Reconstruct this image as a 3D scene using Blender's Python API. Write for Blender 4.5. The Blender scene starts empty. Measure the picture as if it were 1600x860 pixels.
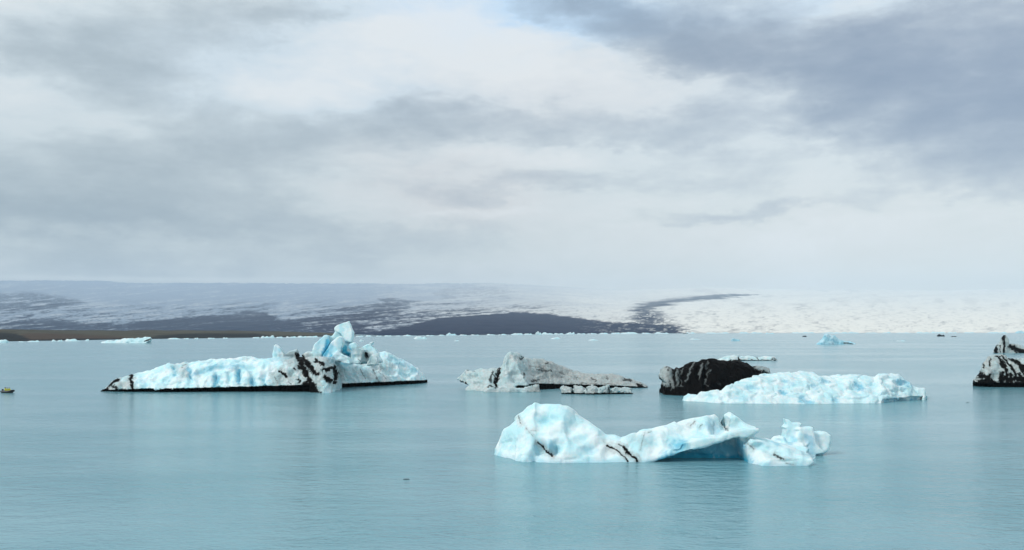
import bpy, math, random
import numpy as np
from mathutils import Vector

rng = np.random.default_rng(7)
random.seed(7)
SC = bpy.context.scene
COL = SC.collection

# ------------------------------------------------------------------ camera
F = 1570.0        # focal length in photograph pixels (photo is 1600 wide)
HZ = 516.0        # eye level row
CAMH = 18.0       # viewpoint on a moraine bank above the lagoon
K = F * CAMH
cam_d = bpy.data.cameras.new("camera")
cam = bpy.data.objects.new("camera", cam_d)
COL.objects.link(cam)
cam.location = (0, 0, CAMH)
cam.rotation_euler = (math.radians(90), 0, 0)
cam_d.sensor_width = 36
cam_d.lens = 36 * F / 1600
cam_d.shift_y = (HZ - 430) / 1600
cam_d.clip_start = 0.5
cam_d.clip_end = 90000
SC.camera = cam


# ------------------------------------------------------------------ node helper
class G:
    """tiny expression builder on a node tree"""
    def __init__(self, tree):
        self.t = tree
        tree.nodes.clear()

    def n(self, typ, **kw):
        nd = self.t.nodes.new(typ)
        for k, v in kw.items():
            setattr(nd, k, v)
        return nd

    def link(self, a, b):
        if isinstance(a, (int, float)):
            b.default_value = a
        elif isinstance(a, (tuple, list)):
            if len(a) == 3 and b.type == 'RGBA':
                a = (*a, 1)
            b.default_value = a
        else:
            self.t.links.new(a, b)

    def m(self, op, a, b=0.0, c=None, clamp=False):
        nd = self.n('ShaderNodeMath', operation=op, use_clamp=clamp)
        self.link(a, nd.inputs[0])
        self.link(b, nd.inputs[1])
        if c is not None:
            self.link(c, nd.inputs[2])
        return nd.outputs[0]

    def mix(self, f, a, b):
        nd = self.n('ShaderNodeMix', data_type='RGBA')
        self.link(f, nd.inputs[0])
        self.link(a, nd.inputs[6])
        self.link(b, nd.inputs[7])
        return nd.outputs[2]

    def vm(self, op, a, b=(0, 0, 0)):
        nd = self.n('ShaderNodeVectorMath', operation=op)
        self.link(a, nd.inputs[0])
        self.link(b, nd.inputs[1])
        return nd.outputs[1] if op in ('DOT_PRODUCT', 'LENGTH') else nd.outputs[0]

    def mapping(self, v, loc=(0, 0, 0), rot=(0, 0, 0), sc=(1, 1, 1), typ='POINT'):
        nd = self.n('ShaderNodeMapping', vector_type=typ)
        self.link(v, nd.inputs[0])
        nd.inputs['Location'].default_value = loc
        nd.inputs['Rotation'].default_value = rot
        nd.inputs['Scale'].default_value = sc
        return nd.outputs[0]

    def noise(self, v, scale, detail=4, rough=0.55, dist=0.0):
        nd = self.n('ShaderNodeTexNoise')
        self.link(v, nd.inputs['Vector'])
        nd.inputs['Scale'].default_value = scale
        nd.inputs['Detail'].default_value = detail
        nd.inputs['Roughness'].default_value = rough
        nd.inputs['Distortion'].default_value = dist
        return nd.outputs[0], nd.outputs[1]

    def ramp(self, f, a, b, x=0.0, y=1.0):
        nd = self.n('ShaderNodeMapRange', interpolation_type='SMOOTHSTEP')
        self.link(f, nd.inputs[0])
        for i, v in enumerate((a, b, x, y)):
            nd.inputs[1 + i].default_value = v
        return nd.outputs[0]


def s2l(r, g, b):
    f = lambda c: (c / 255 / 12.92) if c <= 10 else ((c / 255 + 0.055) / 1.055) ** 2.4
    return (f(r), f(g), f(b))


# ------------------------------------------------------------------ sky
SUN_EL, SUN_AZ = math.radians(42), math.radians(240)   # behind the viewer, a little to the left
world = bpy.data.worlds.new("World")
SC.world = world
world.use_nodes = True
g = G(world.node_tree)
tc = g.n('ShaderNodeTexCoord')
d = tc.outputs['Generated']
sep = g.n('ShaderNodeSeparateXYZ')
g.link(d, sep.inputs[0])
az = g.m('ARCTAN2', sep.outputs[0], sep.outputs[1])
el = g.m('ARCSINE', sep.outputs[2])
comb = g.n('ShaderNodeCombineXYZ')
g.link(az, comb.inputs[0])
g.link(el, comb.inputs[1])
ae = comb.outputs[0]                       # azimuth, elevation in radians
# wispy warp, flatter towards the horizon as a cloud deck is
wv = g.mapping(d, sc=(1, 1, 2.6))
_, w1 = g.noise(wv, 6.0, 6, 0.6)
_, w2 = g.noise(wv, 22.0, 5, 0.6)
wa = g.vm('MULTIPLY', g.vm('SUBTRACT', w1, (.5, .5, .5)), (0.20, 0.085, 0))
wb = g.vm('MULTIPLY', g.vm('SUBTRACT', w2, (.5, .5, .5)), (0.06, 0.035, 0))
aew = g.vm('ADD', g.vm('ADD', ae, wa), wb)


def blob(px, py, rx, ry, rot=0.0, src=None):
    """soft cloud patch at a bearing and height above the horizon"""
    a = math.atan((px - 800) / F)
    e = math.atan((HZ - py) / math.hypot(F, px - 800))
    v = g.mapping(src or aew, loc=(a, e, 0), rot=(0, 0, math.radians(rot)), sc=(rx / F, ry / F, 1), typ='TEXTURE')
    return g.m('POWER', 0.3679, g.vm('DOT_PRODUCT', v, v))


def total(lst):
    s = None
    for wgt, *b in lst:
        t = g.m('MULTIPLY', blob(*b), wgt)
        s = t if s is None else g.m('ADD', s, t)
    return s


dark = total([
    (.75, 930, 15, 130, 40, -12), (.75, 1080, 62, 150, 55, -18), (.8, 1250, 110, 170, 80, -14),
    (.9, 1440, 140, 190, 95, -14), (.75, 1600, 190, 170, 110, 0), (.5, 1590, 50, 130, 60, 0),
    (.60, 150, 112, 190, 38, -6), (.45, 310, 40, 230, 48, 8), (.40, 480, 20, 90, 30, 0),
    (.55, 640, 180, 130, 42, 0), (.50, 880, 190, 190, 40, 0), (.40, 1060, 215, 110, 35, 0),
    (.55, 330, 245, 330, 60, 6), (.50, 90, 300, 260, 55, 0),
    (.55, 60, 340, 240, 22, 2), (.35, 330, 350, 300, 25, 0), (.42, 1150, 333, 170, 13, 3),
    (.40, 100, 405, 340, 26, 0), (.25, 560, 385, 200, 40, 0), (.35, 880, 290, 200, 16, 0),
])
light = total([
    (.7, 460, 135, 150, 45, 0), (.8, 770, 65, 150, 60, -10), (.7, 600, 60, 130, 40, 0),
    (.45, 30, 125, 60, 22, 0), (.5, 40, 30, 120, 60, 0), (.6, 1130, 150, 130, 26, -10), (.55, 1240, 215, 55, 35, 0),
    (.55, 720, 326, 95, 9, 3), (.45, 860, 248, 220, 18, 0), (.7, 1380, 20, 120, 30, 5),
    (.5, 1330, 365, 320, 32, 2), (.35, 1250, 460, 420, 40, 0),
])
warm = total([(.8, 720, 300, 150, 60, 0), (.5, 1300, 380, 350, 60, 0), (.5, 850, 130, 200, 60, 0)])
blue = total([(1.0, 760, 10, 190, 50, 0), (.7, 900, 5, 200, 40, 0), (.5, 1330, 5, 200, 30, 0), (.35, 480, 110, 260, 60, 0)])
# the same kind of broken deck carries on over the whole sky
gen, _ = g.noise(g.mapping(d, sc=(1, 1, 2.2)), 3.2, 7, 0.58, 0.3)
fine, _ = g.noise(g.mapping(d, sc=(1, 1, 3.0)), 14.0, 6, 0.6)
up = g.ramp(el, 0.36, 0.62)
gen_d = g.m('MULTIPLY', g.ramp(gen, 0.42, 0.66), up)
D = g.m('ADD', dark, g.m('MULTIPLY', gen_d, 0.8))
D = g.m('MULTIPLY', D, g.m('ADD', 0.45, g.m('MULTIPLY', fine, 1.1)))
D = g.m('ADD', D, g.m('MULTIPLY', g.m('SUBTRACT', fine, 0.5), 0.6))
D = g.m('SUBTRACT', D, g.m('MULTIPLY', light, 0.6))
billow, _ = g.noise(g.mapping(d, sc=(1, 1, 2.4)), 7.5, 7, 0.62, 0.5)
D = g.m('ADD', D, g.m('MULTIPLY', g.m('SUBTRACT', billow, 0.5), 1.1))
D = g.m('ADD', D, -0.10)
D = g.m('MAXIMUM', D, -0.5)
side = g.ramp(az, -0.45, 0.45)
low = g.mix(side, s2l(206, 215, 214), s2l(236, 239, 230))
high = g.mix(side, s2l(219, 229, 233), s2l(226, 235, 240))
base = g.mix(g.ramp(el, 0.0, 0.24), low, high)
base = g.mix(g.m('MULTIPLY', warm, 0.6, clamp=True), base, s2l(236, 227, 224))
base = g.mix(g.m('MULTIPLY', blue, 0.9, clamp=True), base, s2l(206, 231, 254))
darkc = g.mix(side, s2l(143, 158, 168), s2l(130, 147, 173))
thick = g.m('SUBTRACT', 1.0, g.m('POWER', 0.3679, g.m('MULTIPLY', g.m('MAXIMUM', D, 0.0), 1.25)))
cl = g.mix(thick, base, darkc)
cl = g.mix(g.m('MULTIPLY', g.m('MAXIMUM', g.m('MULTIPLY', D, -1.0), 0.0), 1.3, clamp=True), cl, s2l(248, 249, 248))
# thin bright slit under the cloud base, low on the left
slit = g.m('MULTIPLY', blob(230, 436, 460, 3.6, 0.35, g.vm('ADD', ae, g.vm('MULTIPLY', wa, (.05, .05, 0)))), 0.45)
cl = g.mix(slit, cl, s2l(248, 252, 248))
below = g.ramp(sep.outputs[2], -0.02, -0.005)
sky = g.n('ShaderNodeTexSky', sky_type='NISHITA', sun_disc=False)
sky.sun_elevation = SUN_EL
sky.sun_rotation = SUN_AZ
clouds = g.vm('MULTIPLY', cl, (10.0, 10.0, 10.0))
skymix = g.mix(0.94, sky.outputs[0], clouds)
bg = g.n('ShaderNodeBackground')
g.link(skymix, bg.inputs[0])
bg.inputs[1].default_value = 0.10
out = g.n('ShaderNodeOutputWorld')
g.link(bg.outputs[0], out.inputs[0])

# ------------------------------------------------------------------ sun behind thin cloud
sun_d = bpy.data.lights.new("sun", 'SUN')
sun_d.energy = 2.0
sun_d.angle = math.radians(10)
sun_d.color = (1.0, 0.96, 0.90)
sun = bpy.data.objects.new("sun", sun_d)
COL.objects.link(sun)
sdir = Vector((math.sin(SUN_AZ) * math.cos(SUN_EL), math.cos(SUN_AZ) * math.cos(SUN_EL), math.sin(SUN_EL)))
sun.rotation_euler = sdir.to_track_quat('Z', 'Y').to_euler()
sun.location = (-40, -60, 90)

SC.view_settings.view_transform = 'Standard'
SC.view_settings.look = 'None'
SC.view_settings.exposure = 0.0
SC.view_settings.gamma = 1.0
SC.cycles.volume_bounces = 2
SC.cycles.max_bounces = 5
SC.cycles.diffuse_bounces = 3


# ------------------------------------------------------------------ numeric noise
def _h(ix, iy, iz, seed):
    h = (ix.astype(np.uint32) * np.uint32(374761393) + iy.astype(np.uint32) * np.uint32(668265263)
         + iz.astype(np.uint32) * np.uint32(2147483647) + np.uint32((seed * 3266489917) & 0xffffffff))
    h = (h ^ (h >> np.uint32(13))) * np.uint32(1274126177)
    h = (h ^ (h >> np.uint32(16))) * np.uint32(2246822519)
    return ((h ^ (h >> np.uint32(15))) & np.uint32(0xffffff)).astype(np.float32) / np.float32(0xffffff)


def vn(x, y, z, seed=0):
    xi, yi, zi = np.floor(x), np.floor(y), np.floor(z)
    fx, fy, fz = x - xi, y - yi, z - zi
    xi, yi, zi = xi.astype(np.int64), yi.astype(np.int64), zi.astype(np.int64)
    sx, sy, sz = [t * t * t * (t * (t * 6 - 15) + 10) for t in (fx, fy, fz)]
    r = 0
    for a in (0, 1):
        for b in (0, 1):
            for c in (0, 1):
                w = (sx if a else 1 - sx) * (sy if b else 1 - sy) * (sz if c else 1 - sz)
                r = r + w * _h(xi + a, yi + b, zi + c, seed)
    return r * 2 - 1


def fbm(x, y, z, octv=4, seed=0, gain=0.5):
    r, a, n = 0, 1.0, 0.0
    for o in range(octv):
        r = r + a * vn(x * 2 ** o + 17.3 * o, y * 2 ** o + 5.1 * o, z * 2 ** o + 9.7 * o, seed + o)
        n += a
        a *= gain
    return r / n


def worley(x, y, z, seed=0, planes=False):
    """F1, F2, random value of the nearest cell"""
    xi, yi, zi = [np.floor(t).astype(np.int64) for t in (x, y, z)]
    f1 = np.full(x.shape, 9.0)
    f2 = np.full(x.shape, 9.0)
    idv = np.zeros(x.shape)
    pln = np.zeros(x.shape)
    for a in (-1, 0, 1):
        for b in (-1, 0, 1):
            for c in (-1, 0, 1):
                cx, cy, cz = xi + a, yi + b, zi + c
                dd = np.sqrt((cx + _h(cx, cy, cz, seed) - x) ** 2 + (cy + _h(cx, cy, cz, seed + 1) - y) ** 2
                             + (cz + _h(cx, cy, cz, seed + 2) - z) ** 2)
                closer = dd < f1
                f2 = np.where(closer, f1, np.minimum(f2, dd))
                idv = np.where(closer, _h(cx, cy, cz, seed + 3), idv)
                if planes:
                    pln = np.where(closer, (x - cx - .5) * (_h(cx, cy, cz, seed + 5) - .5) + (y - cy - .5) * (_h(cx, cy, cz, seed + 6) - .5)
                                   + (z - cz - .5) * (_h(cx, cy, cz, seed + 7) - .5), pln)
                f1 = np.where(closer, dd, f1)
    return (f1, f2, idv, pln) if planes else (f1, f2, idv)


def sstep(a, b, x):
    t = np.clip((x - a) / (b - a), 0, 1)
    return t * t * (3 - 2 * t)


def interp(px, pts):
    p = np.array(pts, float)
    return np.interp(px, p[:, 0], p[:, 1])


def seg_dist(x, y, pts):
    """distance to a polyline and the position along it (0..1)"""
    best = np.full(x.shape, 1e9)
    tt = np.zeros(x.shape)
    n = len(pts) - 1
    for i in range(n):
        (ax, ay), (bx, by) = pts[i][:2], pts[i + 1][:2]
        L = (bx - ax) ** 2 + (by - ay) ** 2 + 1e-9
        t = np.clip(((x - ax) * (bx - ax) + (y - ay) * (by - ay)) / L, 0, 1)
        dd = np.hypot(x - ax - t * (bx - ax), y - ay - t * (by - ay))
        c = dd < best
        tt = np.where(c, (i + t) / n, tt)
        best = np.where(c, dd, best)
    return best, tt


def poly_sd(x, y, pts):
    """signed distance to a polygon, negative inside"""
    best = np.full(x.shape, 1e9)
    inside = np.zeros(x.shape, bool)
    n = len(pts)
    for i in range(n):
        (ax, ay), (bx, by) = pts[i], pts[(i + 1) % n]
        L = (bx - ax) ** 2 + (by - ay) ** 2 + 1e-9
        t = np.clip(((x - ax) * (bx - ax) + (y - ay) * (by - ay)) / L, 0, 1)
        best = np.minimum(best, np.hypot(x - ax - t * (bx - ax), y - ay - t * (by - ay)))
        if by != ay:
            c = ((ay > y) != (by > y)) & (x < (bx - ax) * (y - ay) / (by - ay) + ax)
            inside ^= c
    return np.where(inside, -best, best)


def surface_nets(f, o, h):
    """f: 3D field (negative inside), returns verts, quads"""
    s = f < 0
    nx, ny, nz = f.shape
    c = s[:-1, :-1, :-1].astype(np.int8)
    cnt = np.zeros((nx - 1, ny - 1, nz - 1), np.int8)
    for a in (0, 1):
        for b in (0, 1):
            for e in (0, 1):
                cnt += s[a:nx - 1 + a, b:ny - 1 + b, e:nz - 1 + e]
    act = (cnt > 0) & (cnt < 8)
    ci, cj, ck = np.nonzero(act)
    idx = np.full(act.shape, -1, np.int64)
    idx[ci, cj, ck] = np.arange(len(ci))
    acc = np.zeros((len(ci), 3))
    num = np.zeros(len(ci))
    cor = [(a, b, e) for a in (0, 1) for b in (0, 1) for e in (0, 1)]
    for p in cor:
        for ax in range(3):
            if p[ax] == 0:
                q = list(p)
                q[ax] = 1
                v0 = f[ci + p[0], cj + p[1], ck + p[2]]
                v1 = f[ci + q[0], cj + q[1], ck + q[2]]
                cr = (v0 < 0) != (v1 < 0)
                t = np.where(cr, v0 / np.where(cr, v0 - v1, 1), 0)
                pos = np.stack([np.full(len(ci), float(p[k])) for k in range(3)], 1)
                pos[:, ax] = t
                acc += pos * cr[:, None]
                num += cr
    V = (acc / num[:, None] + np.stack([ci, cj, ck], 1)) * h + np.array(o)
    Q = []
    for ax in range(3):
        sl0 = [slice(None)] * 3
        sl1 = [slice(None)] * 3
        sl0[ax] = slice(0, -1)
        sl1[ax] = slice(1, None)
        e0, e1 = s[tuple(sl0)], s[tuple(sl1)]
        ii, jj, kk = np.nonzero(e0 != e1)
        u, w = [(1, 2), (2, 0), (0, 1)][ax]
        P = np.stack([ii, jj, kk], 1)
        ok = (P[:, u] > 0) & (P[:, w] > 0) & (P[:, u] < f.shape[u] - 1) & (P[:, w] < f.shape[w] - 1)
        P = P[ok]
        fl = e0[P[:, 0], P[:, 1], P[:, 2]]
        vs = []
        for du, dw in ((-1, -1), (0, -1), (0, 0), (-1, 0)):
            R = P.copy()
            R[:, u] += du
            R[:, w] += dw
            vs.append(idx[R[:, 0], R[:, 1], R[:, 2]])
        q = np.stack(vs, 1)
        q[~fl] = q[~fl][:, ::-1]
        Q.append(q)
    return V, np.concatenate(Q)


def smin(a, b, k):
    if k <= 0:
        return np.minimum(a, b)
    h = np.clip(0.5 + 0.5 * (b - a) / k, 0, 1)
    return b + (a - b) * h - k * h * (1 - h)


def smax(a, b, k):
    return -smin(-a, -b, k)


def vnormals(V, Q):
    n = np.cross(V[Q[:, 2]] - V[Q[:, 0]], V[Q[:, 3]] - V[Q[:, 1]])
    N = np.zeros_like(V)
    for k in range(4):
        np.add.at(N, Q[:, k], n)
    return N / (np.linalg.norm(N, axis=1, keepdims=True) + 1e-12)


def mesh_from(name, V, Q, mat, smooth=True, attrs=None):
    me = bpy.data.meshes.new(name)
    n, k = Q.shape
    me.vertices.add(len(V))
    me.vertices.foreach_set('co', np.ascontiguousarray(V, np.float32).ravel())
    me.loops.add(n * k)
    me.loops.foreach_set('vertex_index', np.ascontiguousarray(Q, np.int32).ravel())
    me.polygons.add(n)
    me.polygons.foreach_set('loop_start', np.arange(0, n * k, k, dtype=np.int32))
    me.update(calc_edges=True)
    me.polygons.foreach_set('use_smooth', np.full(n, smooth, bool))
    for an, arr in (attrs or {}).items():
        a = me.attributes.new(an, 'FLOAT_COLOR', 'POINT')
        a.data.foreach_set('color', np.ascontiguousarray(arr, np.float32).ravel())
    me.materials.append(mat)
    me.update()
    return me


def link(name, me, loc=(0, 0, 0), label=None, cat=None, group=None, kind=None, parent=None):
    o = bpy.data.objects.new(name, me)
    COL.objects.link(o)
    o.location = loc
    if label:
        o['label'] = label
    if cat:
        o['category'] = cat
    if group:
        o['group'] = group
    if kind:
        o['kind'] = kind
    if parent:
        o.parent = parent
    return o


# ------------------------------------------------------------------ materials
def new_mat(name):
    m = bpy.data.materials.new(name)
    m.use_nodes = True
    gg = G(m.node_tree)
    p = gg.n('ShaderNodeBsdfPrincipled')
    o = gg.n('ShaderNodeOutputMaterial')
    gg.link(p.outputs[0], o.inputs[0])
    return m, gg, p


def ice_material(name, fine=1.0, sss=0.2):
    m, gg, p = new_mat(name)
    at = gg.n('ShaderNodeAttribute', attribute_name='grime')
    sp = gg.n('ShaderNodeSeparateColor')
    gg.link(at.outputs['Color'], sp.inputs[0])
    dirt, blu, silt = sp.outputs[0], sp.outputs[1], sp.outputs[2]
    t = gg.n('ShaderNodeTexCoord').outputs['Object']
    n1, _ = gg.noise(t, 0.35 * fine, 6, 0.6)
    n2, _ = gg.noise(t, 2.5 * fine, 5, 0.65)
    n3, _ = gg.noise(gg.mapping(t, sc=(1, 1, 2.4)), 6.0 * fine, 5, 0.7)
    white = gg.mix(gg.ramp(n1, 0.36, 0.62), (0.82, 0.93, 0.95), (0.56, 0.855, 0.915))
    white = gg.mix(gg.m('MULTIPLY', gg.ramp(n2, 0.5, 0.8), 0.35), white, (0.86, 0.90, 0.90))
    col = gg.mix(gg.m('POWER', blu, 1.3), white, (0.04, 0.42, 0.62))
    siltc = gg.mix(n3, (0.20, 0.225, 0.225), (0.47, 0.49, 0.475))
    s_f = gg.m('MULTIPLY', silt, gg.ramp(n2, 0.25, 0.62, 0.55, 1.0), clamp=True)
    col = gg.mix(s_f, col, siltc)
    dd = gg.m('ADD', dirt, gg.m('MULTIPLY', gg.m('SUBTRACT', n3, 0.5), 0.7))
    d_f = gg.m('MULTIPLY', gg.ramp(dd, 0.14, 0.84), gg.ramp(dirt, 0.02, 0.2))
    ash = gg.mix(n2, (0.002, 0.002, 0.0025), (0.008, 0.008, 0.008))
    col = gg.mix(d_f, col, ash)
    gg.link(col, p.inputs['Base Color'])
    gg.link(gg.m('ADD', 0.42, gg.m('MULTIPLY', n2, 0.3)), p.inputs['Roughness'])
    p.inputs['IOR'].default_value = 1.31
    gg.link(gg.m('SUBTRACT', 0.5, gg.m('MULTIPLY', d_f, 0.42)), p.inputs['Specular IOR Level'])
    gg.link(gg.m('MULTIPLY', gg.m('SUBTRACT', 1.0, d_f), sss), p.inputs['Subsurface Weight'])
    p.inputs['Subsurface Radius'].default_value = (0.25, 0.75, 1.0)
    p.inputs['Subsurface Scale'].default_value = 0.9
    b = gg.n('ShaderNodeBump')
    b.inputs['Strength'].default_value = 0.55
    b.inputs['Distance'].default_value = 0.25 / fine
    gg.link(gg.m('ADD', n2, gg.m('MULTIPLY', n3, 0.6)), b.inputs['Height'])
    gg.link(b.outputs[0], p.inputs['Normal'])
    return m


ICE = ice_material("glacier_ice")
FAR_ICE = ice_material("distant_ice", 0.35, 0.0)

# water
WATER, gw, pw = new_mat("lagoon_water")
t = gw.n('ShaderNodeTexCoord').outputs['Object']
big, _ = gw.noise(gw.mapping(t, sc=(0.25, 1, 1)), 0.012, 3, 0.55, 0.4)     # cat's-paws and slicks
mid, _ = gw.noise(gw.mapping(t, sc=(0.5, 1, 1)), 0.06, 3, 0.5)
r1, _ = gw.noise(gw.mapping(t, rot=(0, 0, 0.25), sc=(0.72, 1, 1)), 0.9, 3, 0.65)
r2, _ = gw.noise(gw.mapping(t, rot=(0, 0, -0.3), sc=(0.72, 1, 1)), 2.6, 3, 0.6)
silt_c = gw.mix(gw.ramp(mid, 0.35, 0.65), (0.135, 0.33, 0.395), (0.175, 0.37, 0.435))
gw.link(silt_c, pw.inputs['Base Color'])
pw.inputs['IOR'].default_value = 1.333
pw.inputs['Roughness'].default_value = 0.15
r0, _ = gw.noise(gw.mapping(t, rot=(0, 0, 0.1), sc=(0.65, 1, 1)), 0.30, 2, 0.5)
hgt = gw.m('ADD', gw.m('ADD', gw.m('MULTIPLY', r1, 1.0), gw.m('MULTIPLY', r0, 1.6)), gw.m('MULTIPLY', r2, 0.32))
wb_ = gw.n('ShaderNodeBump')
gw.link(gw.m('MULTIPLY', gw.ramp(big, 0.38, 0.60, 0.16, 1.0), 0.75), wb_.inputs['Strength'])
wb_.inputs['Distance'].default_value = 0.42
gw.link(hgt, wb_.inputs['Height'])
gw.link(wb_.outputs[0], pw.inputs['Normal'])

# glacier surface: ice, grey ice and moraine rubble
GLAC, gl, pg = new_mat("glacier_surface")
at = gl.n('ShaderNodeAttribute', attribute_name='grime')
sp = gl.n('ShaderNodeSeparateColor')
gl.link(at.outputs['Color'], sp.inputs[0])
t = gl.n('ShaderNodeTexCoord').outputs['Object']
a1, _ = gl.noise(t, 0.02, 5, 0.65)
ic = gl.mix(sp.outputs[2], (0.24, 0.31, 0.40), (0.88, 0.86, 0.79))  # bright end is whiter ice, also warmed in colour to look sunlit
ic = gl.mix(gl.m('MULTIPLY', gl.ramp(a1, 0.45, 0.75), 0.3), ic, (0.45, 0.48, 0.50))
mo = gl.mix(a1, (0.005, 0.013, 0.042), (0.014, 0.028, 0.072))  # dark moraine rubble, with the blue of distant haze painted in
gl.link(gl.mix(sp.outputs[0], ic, mo), pg.inputs['Base Color'])
pg.inputs['Roughness'].default_value = 0.85
pg.inputs['Specular IOR Level'].default_value = 0.2

# tundra
TUN, gt, pt = new_mat("moraine_tundra")
at = gt.n('ShaderNodeAttribute', attribute_name='grime')
sp = gt.n('ShaderNodeSeparateColor')
gt.link(at.outputs['Color'], sp.inputs[0])
t = gt.n('ShaderNodeTexCoord').outputs['Object']
a1, _ = gt.noise(gt.mapping(t, sc=(0.4, 1, 1)), 0.02, 6, 0.65)
gr = gt.mix(gt.ramp(a1, 0.35, 0.65), (0.045, 0.044, 0.034), (0.085, 0.079, 0.058))
gr = gt.mix(sp.outputs[1], gr, (0.060, 0.038, 0.028))
gr = gt.mix(sp.outputs[0], gr, (0.008, 0.010, 0.012))
gt.link(gr, pt.inputs['Base Color'])
pt.inputs['Roughness'].default_value = 0.95
pt.inputs['Specular IOR Level'].default_value = 0.1


def plain(name, col, rough=0.6):
    m, gg, p = new_mat(name)
    t = gg.n('ShaderNodeTexCoord').outputs['Object']
    n, _ = gg.noise(t, 9, 3)
    c2 = tuple(c * 0.7 for c in col)
    gg.link(gg.mix(n, c2, col), p.inputs['Base Color'])
    p.inputs['Roughness'].default_value = rough
    return m


# ------------------------------------------------------------------ water sheet
wv_ = np.array([(-45000, -300, 0), (45000, -300, 0), (45000, 45000, 0), (-45000, 45000, 0)], float)
link("lagoon_water", mesh_from("lagoon_water", wv_, np.array([[0, 1, 2, 3]]), WATER, False), kind='structure')

# ------------------------------------------------------------------ land and glacier (bearing / range grids)
SHORE = [(-500, 540), (0, 534), (120, 532), (237, 530), (420, 527.6), (600, 525.3), (720, 524), (850, 522.4),
         (1000, 521.4), (1150, 520.8), (1600, 520.4), (2200, 520.4)]


def grid_land(name, mat, px, nrow, near, far_r, topy, pw_, masks, bump, kind='structure', off=0.0):
    n = len(px)
    W = near(px)
    dn = K / (W - HZ)
    tt = np.linspace(0, 1, nrow)
    T = topy(px)
    PX = np.repeat(px[:, None], nrow, 1)
    PY = W[:, None] + (T - W)[:, None] * tt[None]
    R = dn[:, None] + (far_r - dn)[:, None] * tt[None] ** pw_
    X = (PX - 800) / F * R
    Z = CAMH - (PY - HZ) / F * R
    Z = Z + bump(X, R, PX, PY, tt[None] + 0 * PX)
    Z[:, 0] = -2.0
    V = np.stack([X, R, Z], 2).reshape(-1, 3)
    i = np.arange(n - 1)[:, None] * nrow + np.arange(nrow - 1)[None]
    Q = np.stack([i, i + nrow, i + nrow + 1, i + 1], 2).reshape(-1, 4)
    A = masks(X, R, PX, PY).reshape(-1, 4)
    return link(name, mesh_from(name, V, Q, mat, True, {'grime': A}), kind=kind)


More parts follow.
